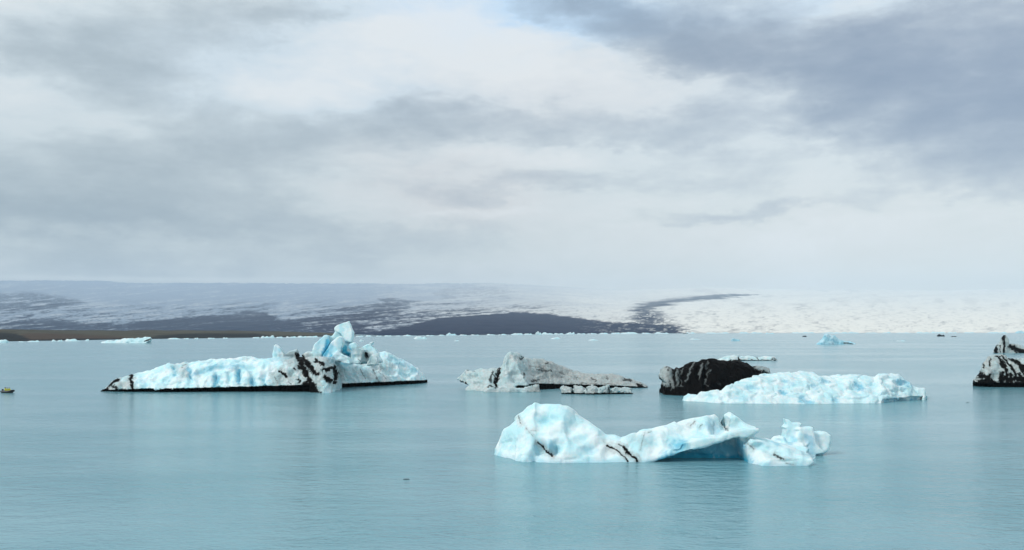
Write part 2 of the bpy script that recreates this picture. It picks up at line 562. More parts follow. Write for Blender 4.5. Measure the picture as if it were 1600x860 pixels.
def gl_masks(X, R, PX, PY):
    w1 = fbm(X / 900, R / 1500, 0 * X, 5, 3) * 5
    w2 = fbm(X / 200, R / 420, 0 * X, 4, 9)
    fx = PX + w1 * 4 + w2 * 8
    fy = PY + w1 * 0.45 + w2 * 1.1
    deb = np.zeros_like(PX)

    def poly(pts, s, soft):
        nonlocal deb
        sd = poly_sd(fx, fy, pts)
        deb = np.maximum(deb, s * sstep(soft, -soft * 0.6, sd))

    def stroke(pts, w0, w1_, s):
        nonlocal deb
        # widths are given in rows; the surface is seen at a grazing angle
        dd, tq = seg_dist(fx * 0.35, fy, [(p[0] * 0.35, p[1]) for p in pts])
        w = w0 + (w1_ - w0) * tq
        deb = np.maximum(deb, s * sstep(1.9, 0.2, dd / w))

    # dark margin in front of the streaked ice
    poly([(550, 530), (585, 515), (625, 511), (650, 506), (675, 500), (700, 496), (750, 494), (800, 488), (850, 491),
          (887, 495), (925, 501), (960, 505), (1012, 506), (1050, 512), (1075, 524)], 1.0, 2.6)
    poly([(185, 530), (200, 510), (232, 502), (275, 497), (375, 490), (420, 489), (430, 500), (470, 505), (480, 530)], .92, 3.5)
    poly([(380, 530), (400, 503), (500, 494), (575, 486), (640, 482), (620, 495), (560, 503), (600, 530)], .85, 5)
    poly([(560, 500), (640, 488), (760, 484), (800, 487), (700, 496), (640, 508), (560, 515)], .55, 6)
    poly([(-400, 530), (-400, 498), (0, 502), (60, 500), (150, 504), (210, 509), (260, 516), (300, 530)], .78, 5)
    poly([(-400, 468), (0, 459), (40, 457), (70, 460), (110, 466), (135, 475), (90, 481), (0, 486), (-400, 490)], .62, 5)
    stroke([(-100, 512), (0, 503), (40, 495), (75, 488), (150, 483)], 1.8, 0.6, .7)
    stroke([(-200, 490), (0, 487), (90, 483), (170, 478)], 1.8, 0.4, .6)
    poly([(500, 486), (560, 478), (597, 473), (594, 467), (607, 465), (640, 470), (668, 472), (720, 474), (650, 478), (560, 484)], .62, 2.2)
    poly([(690, 470), (680, 458), (705, 446), (760, 446), (800, 455), (790, 466)], .28, 6)
    stroke([(1185, 460.5), (1160, 462), (1125, 464), (1075, 467.5), (1037, 472), (1012, 478), (1003, 486), (1008, 496), (1026, 506), (1050, 520)],
           0.4, 9.5, .80)
    # thin flow bands curving round with the ice
    for k, (ox, s) in enumerate(((40, .16), (95, .10), (190, .14), (215, .10), (370, .06))):
        stroke([(1260 + ox * 1.6, 459), (1140 + ox, 465), (1075 + ox, 474), (1055 + ox, 484), (1075 + ox, 500), (1110 + ox, 518)],
               0.8, 3.0, s)
    # foliated streaks: fine, long along the flow
    left = sstep(1120, 720, PX)
    sl = PY + 0.085 * PX + w1 * .5
    st = fbm(PX / 75, sl / 2.0, 0 * X, 5, 14, 0.65)
    st2 = fbm(PX / 30, sl / 0.9, 0 * X, 4, 17, 0.65)
    sk = 0.6 * st + 0.5 * st2
    band = sstep(462, 484, PY)
    deb = np.clip(deb, 0, 1)
    deb = deb + left * sstep(-0.05, 0.30, sk) * 0.62 * band * (1 - deb)
    solid = sstep(.86, .98, deb)
    deb = deb - sstep(0.0, 0.32, -sk) * (0.28 + .3 * sstep(.95, .6, deb)) * left * (1 - .6 * solid)
    cr = fbm(PX / 5.5, PY / 1.3, 0 * X, 4, 31, 0.7)              # crevasse rubble
    deb = np.clip(deb, 0, 1)
    deb = deb + sstep(0.0, 0.45, cr) * 0.5 * sstep(466, 500, PY) * (1 - deb) * (0.36 + 0.64 * left)
    deb = deb - sstep(0.05, 0.4, -cr) * 0.5 * sstep(850, 980, PX) * sstep(478, 490, PY)
    deb = deb - sstep(0.12, 0.4, -cr) * 0.25 * left * (1 - solid)
    sw = fbm((PX + .06 * (PY - 478) ** 2) / 22, PY / 7, 0 * X, 4, 71, .6)        # flow swirls on the clean ice
    deb = deb + sstep(.0, .5, sw) * .20 * sstep(900, 1100, PX)
    clean = sstep(420, 1150, PX + w1 * 20) * 0.92 + 0.2 * sstep(0.05, .3, -sk) * sstep(900, 500, PX)  # cleaner ice to the right, with its sunlit brightness painted in as well
    clean = np.clip(clean - 0.25 * np.clip(cr, 0, 1), 0, 1)
    o = np.zeros(PX.shape + (4,))
    o[..., 0] = sstep(-0.02, 0.95, deb)
    o[..., 2] = clean
    o[..., 3] = 1
    return o


def gl_bump(X, R, PX, PY, t):
    e = sstep(0, 0.03, t)
    return e * (fbm(X / 120, R / 160, 0 * X, 4, 5) * (5 + R / 1800) + fbm(X / 35, R / 40, 0 * X, 3, 6) * 3 * sstep(900, 1200, PX))


glpx = np.linspace(-260, 1860, 1250)
grid_land("glacier", GLAC, glpx, 240, lambda p: interp(p, [(-500, 520), (0, 519.6), (420, 519.8), (520, 521.5), (590, 524.2), (640, 524.6)] + SHORE[6:]) - 0.15,
          interp(glpx, [(-300, 40000), (2000, 40000)]),
          lambda p: interp(p, [(-300, 440), (0, 441), (540, 442), (700, 443), (850, 447), (1000, 452), (1250, 455), (1600, 454), (1900, 455)]) + 4.0 * vn(p / 170 + .4, 0 * p, 0 * p, 2) + .7 * vn(p / 40, 0 * p, 0 * p, 3),
          2.0, gl_masks, gl_bump)


def tu_masks(X, R, PX, PY):
    n = fbm(X / 60, R / 60, 0 * X, 4, 40)
    W = interp(PX, SHORE)
    o = np.zeros(PX.shape + (4,))
    sh = sstep(3.2, 1.2, (W - PY) + n * 1.4) * sstep(-200, 40, PX)
    sh = np.maximum(sh, sstep(2.5, -1.5, poly_sd(PX + n * 8, PY + n, [(-300, 540), (-300, 517), (0, 520), (22, 522), (48, 531), (60, 540)])))
    sh = np.maximum(sh, sstep(2.0, -1.0, poly_sd(PX + n * 14, PY + n, [(250, 524.5), (300, 521.5), (400, 522), (430, 526), (420, 532), (240, 534)])))
    o[..., 0] = np.clip(sh * 0.95, 0, 1)
    o[..., 1] = sstep(2.5, -1.5, poly_sd(PX + n * 12, PY + n, [(30, 523), (60, 521), (110, 523), (200, 527), (180, 534), (30, 536)])) * 0.8
    o[..., 3] = 1
    return o


tpx = np.linspace(-260, 650, 620)
grid_land("moraine_shore", TUN, tpx, 60, lambda p: interp(p, SHORE),
          K / (interp(tpx, SHORE) - HZ) * 1.55 + 100,
          lambda p: interp(p, [(-300, 513), (0, 515), (20, 515.2), (100, 516.2), (200, 516.6), (300, 516.4), (400, 517.4), (480, 519.2), (560, 522.3), (650, 525)]),
          1.2, tu_masks,
          lambda X, R, PX, PY, t: sstep(0, .06, t) * (fbm(X / 70, R / 70, 0 * X, 4, 8) * 1.6 + fbm(X / 14, R / 14, 0 * X, 3, 9) * .35))


# ------------------------------------------------------------------ icebergs
def yfront(w):
    return K / (w - HZ)


class Berg:
    def __init__(self, x0, x1, ynear, yfar, ztop, h, seed, zbot=-1.2):
        """px range, range span (m), height, voxel (m)"""
        ym = 0.5 * (ynear + yfar)
        self.h, self.seed = h, seed
        xa = min((x0 - 800) / F * ynear, (x0 - 800) / F * yfar) - 3 * h
        xb = max((x1 - 800) / F * ynear, (x1 - 800) / F * yfar) + 3 * h
        self.o = (xa, ynear - 3 * h, zbot - 2 * h)
        nx, ny, nz = int((xb - xa) / h) + 2, int((yfar - ynear) / h) + 7, int((ztop - zbot) / h) + 6
        self.x = xa + h * np.arange(nx)
        self.y = self.o[1] + h * np.arange(ny)
        self.z = self.o[2] + h * np.arange(nz)
        self.f = np.full((nx, ny, nz), 50.0, np.float32)
        self.px2 = 800 + F * self.x[:, None] / self.y[None]
        self.marks = []

    def body(self, T, W, ridge, back, p=2.5, q=2.0, k=0.6, wob=0.0, yoff=0.0):
        px = self.px2
        if wob:
            X2, Y2 = np.meshgrid(self.x, self.y, indexing='ij')
            wv_ = fbm(X2 / 6.0, Y2 / 6.0, 0 * X2, 3, self.seed + 50)
        else:
            wv_ = 0
        yf = yfront(interp(px, W)) + yoff
        Rr = (interp(px, ridge) if isinstance(ridge, list) else ridge) * (1 + 0.35 * wv_)
        Bb = interp(px, back) if isinstance(back, list) else back
        pp = interp(px, p) if isinstance(p, list) else p
        yr = yf + Rr
        zr = np.maximum(CAMH - (interp(px, T) - HZ) / F * yr, 0.02)
        Y = self.y[None] + wob * wv_
        t = (Y - yf) / Rr
        t2 = np.maximum((Y - yr) / Bb, 0)
        hf = zr * (1 - np.maximum(1 - t, 0) ** pp)
        hf = np.where(t < 0, 4.0 * t * Rr, hf)
        hf = hf - zr * t2 ** q * 1.15
        H = np.maximum(hf, -6.0)
        gx, gy = np.gradient(H, self.h)
        sc = 1 / np.sqrt(1 + gx ** 2 + gy ** 2)
        # outside the outline nothing
        pxs = [a[0] for a in T]
        H = np.where((px < pxs[0]) | (px > pxs[-1]), -6.0, H)
        b = ((self.z[None, None] - H[..., None]) * sc[..., None]).astype(np.float32)
        self.f = smin(self.f, b, k).astype(np.float32)
        return self

    def _win(self, lo, hi):
        r = []
        for ax, l, h_ in zip((self.x, self.y, self.z), lo, hi):
            r.append(slice(max(int(np.searchsorted(ax, l)) - 1, 0), int(np.searchsorted(ax, h_)) + 1))
        return tuple(r)

    def _prism(self, pts, yc, th, r, taper, lean, mg):
        P = [((a - 800) / F * yc, CAMH - (b - HZ) / F * yc) for a, b in pts]
        xs, zs = [a for a, _ in P], [b for _, b in P]
        ln = abs(lean) * (max(zs) - min(zs))
        w = self._win((min(xs) - mg, yc - th - ln - mg, min(zs) - mg), (max(xs) + mg, yc + th + ln + mg, max(zs) + mg))
        X, Y, Z = self.x[w[0]], self.y[w[1]], self.z[w[2]]
        X2, Z2 = np.meshgrid(X, Z, indexing='ij')
        d2 = poly_sd(X2, Z2, P) + r
        u = np.clip((Z - min(zs)) / (max(zs) - min(zs) + 1e-6), 0, 1)
        thz = th * (1 - taper * u)
        yy = Y[:, None] - yc - lean * (Z[None] - min(zs))
        dy = np.abs(yy) - np.maximum(thz, 0.05)[None] + r
        A = d2[:, None, :]
        B = dy[None]
        return w, np.sqrt(np.maximum(A, 0) ** 2 + np.maximum(B, 0) ** 2) + np.minimum(np.maximum(A, B), 0) - r

    def chunk(self, pts, yc, th, r=0.4, taper=0.5, lean=0.0, k=0.5):
        w, c = self._prism(pts, yc, th, r, taper, lean, k * 1.5 + 3 * self.h)
        self.f[w] = smin(self.f[w], c, k)
        return self

    def cut(self, pts, yc, th, r=0.3, taper=0.0, lean=0.0, k=0.3):
        w, c = self._prism(pts, yc, th, r, taper, lean, k * 1.5 + 3 * self.h)
        self.f[w] = smax(self.f[w], -c, k)
        return self

    def _ell(self, px, py, yc, rx, ry, rz, k):
        cx, cz = (px - 800) / F * yc, CAMH - (py - HZ) / F * yc
        m = k * 2.0 + 3 * self.h
        w = self._win((cx - rx - m, yc - ry - m, cz - rz - m), (cx + rx + m, yc + ry + m, cz + rz + m))
        e = np.sqrt(((self.x[w[0]] - cx) / rx)[:, None, None] ** 2 + ((self.y[w[1]] - yc) / ry)[None, :, None] ** 2
                    + ((self.z[w[2]] - cz) / rz)[None, None] ** 2)
        return w, (e - 1) * min(rx, ry, rz)

    def scoop(self, px, py, yc, rx, ry, rz, k=0.4):
        w, c = self._ell(px, py, yc, rx, ry, rz, k)
        self.f[w] = smax(self.f[w], -c, k)
        return self

    def lump(self, px, py, yc, rx, ry, rz, k=0.5):
        w, c = self._ell(px, py, yc, rx, ry, rz, k)
        self.f[w] = smin(self.f[w], c, k)
        return self

    def dent(self, px, py, rx, ry, depth):
        self.marks.append((px, py, rx, ry, depth))
        return self

    def notch(self, edge, W, depth, k=0.15, px0=-9e9, px1=9e9):
        """wave-cut notch below the traced lower edge of the ice"""
        px = self.px2
        yf = yfront(interp(px, W))
        zn = CAMH - (interp(px, edge) - HZ) / F * yf
        ends = np.maximum(px0 - px, px - px1) * 0.1
        c = np.maximum(np.maximum(self.z[None, None] - zn[..., None], (self.y[None] - yf - depth)[..., None]), ends[..., None])
        self.f = smax(self.f, -c, k).astype(np.float32)
        return self

    def finish(self, name, label, cat, grime, lumps=(0.5, 3.0), scal=(0.18, 1.3), flute=(0, 1), facet=(0, 3),
               group=None, mat=None, fine=0.06, calm=None, ridge=None):
        f = self.f
        f[0], f[-1] = 9, 9
        f[:, 0], f[:, -1] = 9, 9
        f[:, :, 0], f[:, :, -1] = 9, 9
        V, Q = surface_nets(f, self.o, self.h)
        # relax a little
        for _ in range(2):
            N = vnormals(V, Q)
        s = self.seed
        x, y, z = V.T
        disp = lumps[0] * fbm(x / lumps[1], y / lumps[1], z / lumps[1], 3, s)
        if ridge:
            q = ridge[1]
            disp += ridge[0] * (0.28 - np.abs(fbm(x / q + 3.1, y / q, z / q, 2, s + 81, .45))) + ridge[0] * .4 * (0.25 - np.abs(fbm(x / q * 2.6, y / q * 2.6, z / q * 2.6, 2, s + 87, .4)))
        if scal[0]:
            wx = x / scal[1] + 0.5 * vn(x / 2, y / 2, z / 2, s + 3)
            f1, f2, idv = worley(wx, y / scal[1], z / scal[1], s + 11)
            disp += scal[0] * (np.minimum(f1, 1.0) ** 1.5 - 0.45) * (0.4 + 0.8 * (vn(x / 5, y / 5, z / 5, s + 4) * .5 + .5))
        if facet[0]:
            f1, f2, idv, pln = worley(x / facet[1] + .3 * vn(x / 2, y / 2, z / 2, s), y / facet[1], z / facet[1] * 0.8, s + 21, True)
            disp += facet[0] * ((idv - 0.5) * .5 * sstep(0.0, 0.2, f2 - f1) + 3.0 * pln * sstep(0.0, 0.12, f2 - f1) - 0.3 * sstep(0.12, 0.0, f2 - f1))
        if flute[0]:
            fl = fbm(x / flute[1], y / flute[1], z / (flute[1] * 7), 3, s + 31)
            disp -= flute[0] * np.abs(fl) ** 0.7 * (1 - np.abs(N[:, 2])) * 1.6
        if self.marks:
            px, py = 800 + F * x / y, HZ + (CAMH - z) / y * F
            q1, q2 = fbm(x / 2.2, y / 2.2, z / 2.2, 3, s + 61), fbm(x / 2.2 + 9, y / 2.2, z / 2.2, 3, s + 67)
            for (cx, cy, rx, ry, dp) in self.marks:
                d2 = ((px + q1 * rx * .9 - cx) / rx) ** 2 + ((py + q2 * ry * .9 - cy) / ry) ** 2
                disp -= dp * np.exp(-d2 ** 1.4) * sstep(.5, -.1, N[:, 1])
        disp += fine * fbm(x / 0.6, y / 0.6, z / 0.6, 3, s + 41)
        if calm:
            disp = disp * calm(800 + F * x / y, z)
        V = V + N * disp[:, None]
        x, y, z = V.T
        px, py = 800 + F * x / y, HZ + (CAMH - z) / y * F
        A = np.zeros((len(V), 4))
        A[:, :3] = grime(px, py, x, y, z, N)
        A[:, 3] = 1
        loc = np.array([x.mean(), y.mean(), 0.0])
        me = mesh_from(name, V - loc, Q, mat or ICE, True, {'grime': np.clip(A, 0, 1)})
        return link(name, me, tuple(loc), label, cat, group)


def mark(px, py, x, y, z, seed, items, wob=2.0, freq=1.2):
    """ash seams: (polyline px, half width px, strength) -> 0..1, ragged edges"""
    n1 = fbm(x / freq, y / freq, z / freq, 4, seed)
    n2 = fbm(x / freq + 31, y / freq, z / freq, 4, seed + 7)
    n3 = fbm(x / freq * 2.7, y / freq * 2.7, z / freq * 1.6, 4, seed + 19, 0.7)
    n4 = vn(x / freq * .45, y / freq * .45, z / freq * .45, seed + 23)
    fx, fy = px + wob * n1 * 1.6, py + wob * n2 * 1.6
    r = np.zeros_like(px)
    for pts, w, s in items:
        dd, _ = seg_dist(fx, fy, pts)
        r = np.maximum(r, s * sstep(1.7, 0.25, dd / w / (1 + .45 * n4) + 1.0 * n3))
    return r


def halo(px, py, x, y, z, seed, items, *a):
    return mark(px, py, x, y, z, seed + 100, [(p, w * 2.4 + 1, .75 * s) for p, w, s in items], *a)


# --- A: the sculpted berg nearest to the viewer
A_T = [(773, 712), (775, 700), (782, 684), (788, 671), (797, 666), (807, 658), (810, 650), (814, 648), (825, 638), (836, 628),
       (844, 631), (857, 631), (876, 633), (887, 638), (899, 645), (914, 657), (929, 667), (947, 676), (962, 680), (970, 685),
       (985, 679), (1007, 675), (1019, 674.5), (1032, 670), (1060, 659), (1086, 654), (1104, 649), (1116, 647), (1124, 651),
       (1140, 646), (1148, 650), (1158, 660), (1166, 678), (1174, 684), (1188, 685.5), (1204, 689), (1225, 694), (1245, 702), (1260, 706), (1275, 714)]
A_W = [(773, 711), (785, 715), (800, 719.5), (820, 722.5), (870, 724), (930, 724), (960, 723), (1000, 722.5), (1090, 723), (1170, 724),
       (1185, 726), (1220, 727.5), (1232, 728.5), (1252, 727), (1266, 721), (1276, 714)]
b = Berg(772, 1298, 130, 154, 9.0, 0.125, 101)
b.body(A_T, A_W, [(773, 2), (800, 6), (840, 8.5), (900, 7.5), (950, 5), (985, 3.2), (1020, 4.5), (1070, 6.5), (1120, 7), (1160, 6), (1180, 6.5), (1275, 5)],
       [(773, 3), (840, 7), (960, 6), (1120, 6), (1170, 5), (1275, 4)],
       p=[(773, 2.6), (800, 2.0), (840, 1.35), (900, 1.5), (960, 1.7), (1000, 2.4), (1060, 1.5), (1120, 1.4), (1165, 1.6), (1185, 3.2), (1275, 3.5)], k=0.1, wob=0.5)
# pinnacle block beside the crack, with its overhanging tip
b.chunk([(1128, 652), (1140, 645), (1148, 650), (1160, 660), (1181, 667.6), (1182, 672), (1166, 681), (1140, 686), (1118, 690), (1126, 668)],
        142.0, 3.0, 0.35, 0.3, 0.0, 0.3)
b.chunk([(1060, 690), (1100, 682), (1140, 674), (1160, 669), (1183, 668), (1182, 673), (1164, 681), (1140, 687), (1100, 699), (1070, 707), (1040, 716), (1030, 712)],
        138.8, 2.0, 0.3, 0.0, 0.1, 0.5)
# the blue hollow under the ramp
b.cut([(1008, 726), (1035, 717.5), (1070, 708), (1100, 700), (1140, 688), (1158, 683.5), (1164, 692), (1172, 712), (1170, 728), (1160, 735), (1008, 735)],
      136.2, 5.0, 0.3, 0.0, 0.25, 0.25)
b.chunk([(1158, 694), (1168, 684), (1178, 684), (1190, 685.5), (1206, 690), (1218, 699), (1206, 722), (1166, 726)], 139.0, 3.2, .5, .2, 0, .7)
# melt bowls
for dn_ in ((869, 699, 10, 10, 1.6), (841, 700, 12, 15, 1.6), (856, 655, 12, 7, .9), (838, 650, 8, 5, .3), (794, 700, 13, 20, .5), (890, 668, 12, 16, .6),
            (905, 688, 14, 8, .35), (922, 702, 14, 7, .7), (938, 690, 16, 6, .3), (870, 678, 10, 8, .25), (815, 690, 9, 12, .3), (955, 706, 10, 12, .4),
            (1118, 667, 11, 12, .9), (1058, 696, 9, 8, .6), (1020, 694, 8, 14, .35), (1090, 676, 14, 8, .3), (1040, 684, 12, 8, .25), (985, 700, 9, 11, .4),
            (1186, 698, 12, 5, .5), (1205, 703, 12, 5, .35), (1150, 660, 9, 6, .3), (1228, 719, 14, 3, .3)):
    b.dent(*dn_)
b.scoop(1126, 655, 143.5, .28, 6, 1.6, 0.1)
# crown of horns at the far right end
yc = 145.5
b.chunk([(1200, 712), (1204, 692), (1212, 683), (1222, 681), (1226, 690), (1250, 692), (1262, 700), (1240, 716)], 143.5, 2.2, .4, .4, 0, .6)
b.chunk([(1218, 700), (1224, 682), (1226, 670), (1223, 668), (1227, 663), (1224, 653.5), (1232, 655.5), (1236, 660), (1251, 661), (1246, 666),
         (1246, 676), (1252, 700)], yc, 1.5, .18, .5, 0, .35)
b.chunk([(1236, 706), (1240, 685), (1246, 672), (1240, 670), (1248, 667.5), (1268, 666.5), (1269, 675), (1272, 690), (1284, 706), (1260, 712)], yc - .4, 1.6, .2, .35, 0, .35)
b.chunk([(1262, 706), (1268, 676), (1284, 674), (1295, 679), (1296, 690), (1290, 702), (1276, 712)], yc + .6, 1.7, .4, .3, 0, .35)
b.scoop(1234, 684, 143.6, .75, 1.3, 1.1, .35)
b.scoop(1262, 690, 142.9, .9, 1.2, 1.3, .4)
b.scoop(1213, 690, 142.0, .9, 1.5, .5, .3)
# low shelf in front of the crown
b.chunk([(1180, 728), (1200, 716), (1225, 714), (1250, 714), (1265, 716), (1268, 722), (1255, 730), (1180, 732)], 134.6, 1.6, .35, .3, 0, .5)


def gA(px, py, x, y, z, N):
    seams = [
        ([(810, 650), (814, 662)], 1.2, .6), ([(822, 669), (834, 683)], .7, .5), ([(840, 691), (848, 698), (855, 706), (863, 713)], 1.5, .9), ([(949, 697), (962, 702), (976, 714), (981, 722)], 1.1, .85),
        ([(975, 699), (984, 711), (994, 716), (996, 724)], 2.0, 1.0), ([(966, 694), (975, 699)], 1.2, .7),
        ([(1008, 675), (1003, 690), (1000, 704)], .7, .5), ([(1126, 656), (1130, 667), (1138, 672)], 1.0, .7),
        ([(1078, 666), (1086, 659)], 1.4, .55), ([(1093, 668), (1097, 664)], 1.0, .5), ([(1168, 694), (1178, 703)], 1.0, .5),
        ([(1210, 711), (1220, 716), (1224, 717)], 1.8, .7), ([(1228, 724), (1240, 726)], 1.3, .45), ([(830, 674), (838, 673)], .8, .4),
        ([(1013, 676), (1018, 675)], 1.2, .5)]
    dirt = mark(px, py, x, y, z, 5, seams, 1.2, .5)
    blu = mark(px, py, x, y, z, 15, [
        ([(1040, 722), (1075, 713), (1105, 708)], 13, .85), ([(1050, 722), (1110, 722)], 7, .85), ([(1120, 705), (1155, 700)], 14, .72), ([(1120, 718), (1162, 716)], 9, .65), ([(1058, 697), (1064, 694)], 9, .7),
        ([(1112, 662), (1120, 672)], 9, .45), ([(864, 698), (870, 704)], 8, .45), ([(838, 696), (842, 708)], 8, .3), ([(1234, 684), (1236, 690)], 6, .45),
        ([(1262, 686), (1266, 702)], 7, .5), ([(1212, 691), (1216, 695)], 6, .45), ([(915, 700), (930, 706)], 6, .3), ([(848, 651), (858, 656)], 5, .2),
        ([(1190, 695), (1200, 700)], 6, .25)], 5, 2.0)
    blu = blu + 0.30 * sstep(.9, 0.0, z) + .06
    silt = mark(px, py, x, y, z, 25, [([(950, 700), (985, 712)], 9, .55), ([(848, 702), (858, 708)], 8, .5), ([(1120, 660), (1150, 662)], 8, .3),
                                      ([(1200, 712), (1240, 720)], 6, .3), ([(985, 684), (1005, 690)], 7, .3)], 4, 1.5)
    silt = np.maximum(silt, halo(px, py, x, y, z, 5, seams, 2, .8))
    return np.stack([dirt, blu, silt], 1)


b.finish("sculpted_iceberg", "pale blue sculpted iceberg nearest the viewer, with blue hollow and horned right end", "iceberg", gA,
         (0.10, 5.0), (0.04, 1.4), (0, 1), (0.24, 4.2), fine=0.025, ridge=(0.45, 5.0),
         calm=lambda px, z: 1 - .7 * sstep(1198, 1212, px) * sstep(1.2, 2.2, z))

# --- B: the long berg with the pinnacle
B_T = [(160, 613), (164, 607), (177, 596), (185, 591), (203, 588), (210, 585), (227, 580), (243, 576), (255, 571), (266, 569), (294, 568),
       (308, 565), (324, 562.5), (359, 561), (373, 559), (397, 560), (417, 561), (470, 558), (500, 558), (560, 556), (592, 551), (601, 549.5),
       (619, 558), (636, 567), (654, 576), (662, 584), (668, 594), (669, 598)]
B_W = [(160, 612.5), (250, 613.5), (400, 613), (490, 613.5), (505, 615), (520, 614), (535, 607), (600, 603.5), (650, 600.5), (669, 598.8)]
b = Berg(158, 672, 282, 345, 22.0, 0.25, 202)
b.body(B_T, B_W, [(160, 3), (200, 9), (300, 13), (420, 14), (500, 13), (530, 16), (600, 15), (669, 5)], [(160, 4), (300, 14), (600, 15), (669, 4)],
       p=[(160, 2.5), (230, 1.8), (300, 2.4), (380, 2.9), (480, 3.2), (520, 2.8), (560, 2.0), (620, 1.6), (669, 2)], k=.2, wob=1.4)
yb = 310
b.chunk([(425, 568), (426, 555), (428, 541), (431.5, 538), (437, 541), (442, 549.5), (447, 556), (450, 568)], yb - 2, 2.0, .3, .6, 0, .6)
b.chunk([(444, 568), (446, 554), (452, 550), (466.5, 545.5), (467, 556), (464, 568)], yb - 1, 1.8, .3, .5, 0, .6)
b.chunk([(470, 568), (472, 555), (479, 549.5), (489, 550), (500, 556), (505, 568)], yb, 2.5, .5, .5, 0, .8)
b.chunk([(490, 570), (490, 547), (492, 540), (500, 531), (509, 524), (515, 525), (519, 533), (512, 545), (506, 556), (505, 570)], yb + 1, 3.5, .5, .35, .0, .4)
b.chunk([(504, 570), (506, 555), (511.5, 546), (519, 534), (527, 527), (532, 525.5), (536, 528), (538, 537), (536, 547), (530, 556), (532, 570)], yb - 2.5, 2.6, .5, .4, 0, .3)
b.chunk([(546.5, 502), (552.6, 520), (551, 534), (541, 534), (532.5, 521), (524, 517), (522.5, 512.5), (527, 508), (536, 505)], yb + 2, 2.6, .25, .6, 0, .5)
b.chunk([(512, 566), (516, 530), (524, 519), (538, 514), (551, 524), (552, 540), (560, 552), (568, 566)], yb + 4.5, 3.0, .6, .4, 0, .6)
b.chunk([(518, 566), (520, 555), (529, 547.5), (536, 554), (547, 560), (550, 568)], yb - 6, 2.2, .3, .5, 0, .3)
b.chunk([(549, 568), (549, 547), (540, 540), (550, 536.5), (554, 535.5), (563, 544), (572, 547), (570, 558), (566, 568)], yb - 1, 3.0, .4, .4, 0, .3)
b.chunk([(566, 566), (568, 556), (565, 543), (572, 539), (577, 537.5), (578.5, 535), (585, 534.5), (581.5, 540), (588, 546), (592, 553), (598, 566)], yb + 2, 3.0, .35, .4, 0, .3)
b.chunk([(575, 570), (577, 558), (583, 554), (589, 558), (592, 570)], yb - 5, 1.8, .5, .3, 0, .3)
b.scoop(573, 556.5, yb - 4, 1.0, 2.5, 1.0, .2)
b.scoop(540, 541, yb - 1.5, 1.1, 2.5, 1.4, .3)
for (cx, cy, rx, rz, dp) in ((318, 584, 9, 6, 1.0), (297, 589, 4, 14, 1.3), (338, 596, 5, 13, 1.5), (373, 586, 4, 15, 1.6), (338, 576, 16, 4, .9), (394, 594, 4, 12, 1.3),
                         (224, 600, 8, 8, .9), (412, 590, 5, 13, 1.2), (274, 579, 4, 9, 1.0), (440, 594, 6, 10, 1.0), (500, 592, 6, 14, 1.4), (545, 584, 14, 7, 1.0), (612, 580, 14, 5, 1.0),
                         (248, 594, 12, 4, .7), (356, 590, 4, 12, 1.0), (425, 577, 7, 7, .8), (455, 582, 6, 9, 1.0), (575, 590, 6, 8, .9), (635, 586, 12, 4, .8), (468, 575, 5, 9, .8),
                         (312, 600, 5, 6, .8), (262, 600, 14, 3, .6), (385, 575, 9, 4, .8), (525, 566, 14, 3, .7), (190, 600, 5, 7, .7)):
    b.dent(cx, cy, rx, rz, dp)
b.notch([(160, 611), (200, 609), (300, 607.5), (400, 604.8), (478, 603)], B_W, 3.4, .15, 163, 484)
b.notch([(530, 601), (575, 598.8), (627, 597), (669, 595)], B_W, 4.5, .15, 536, 690)


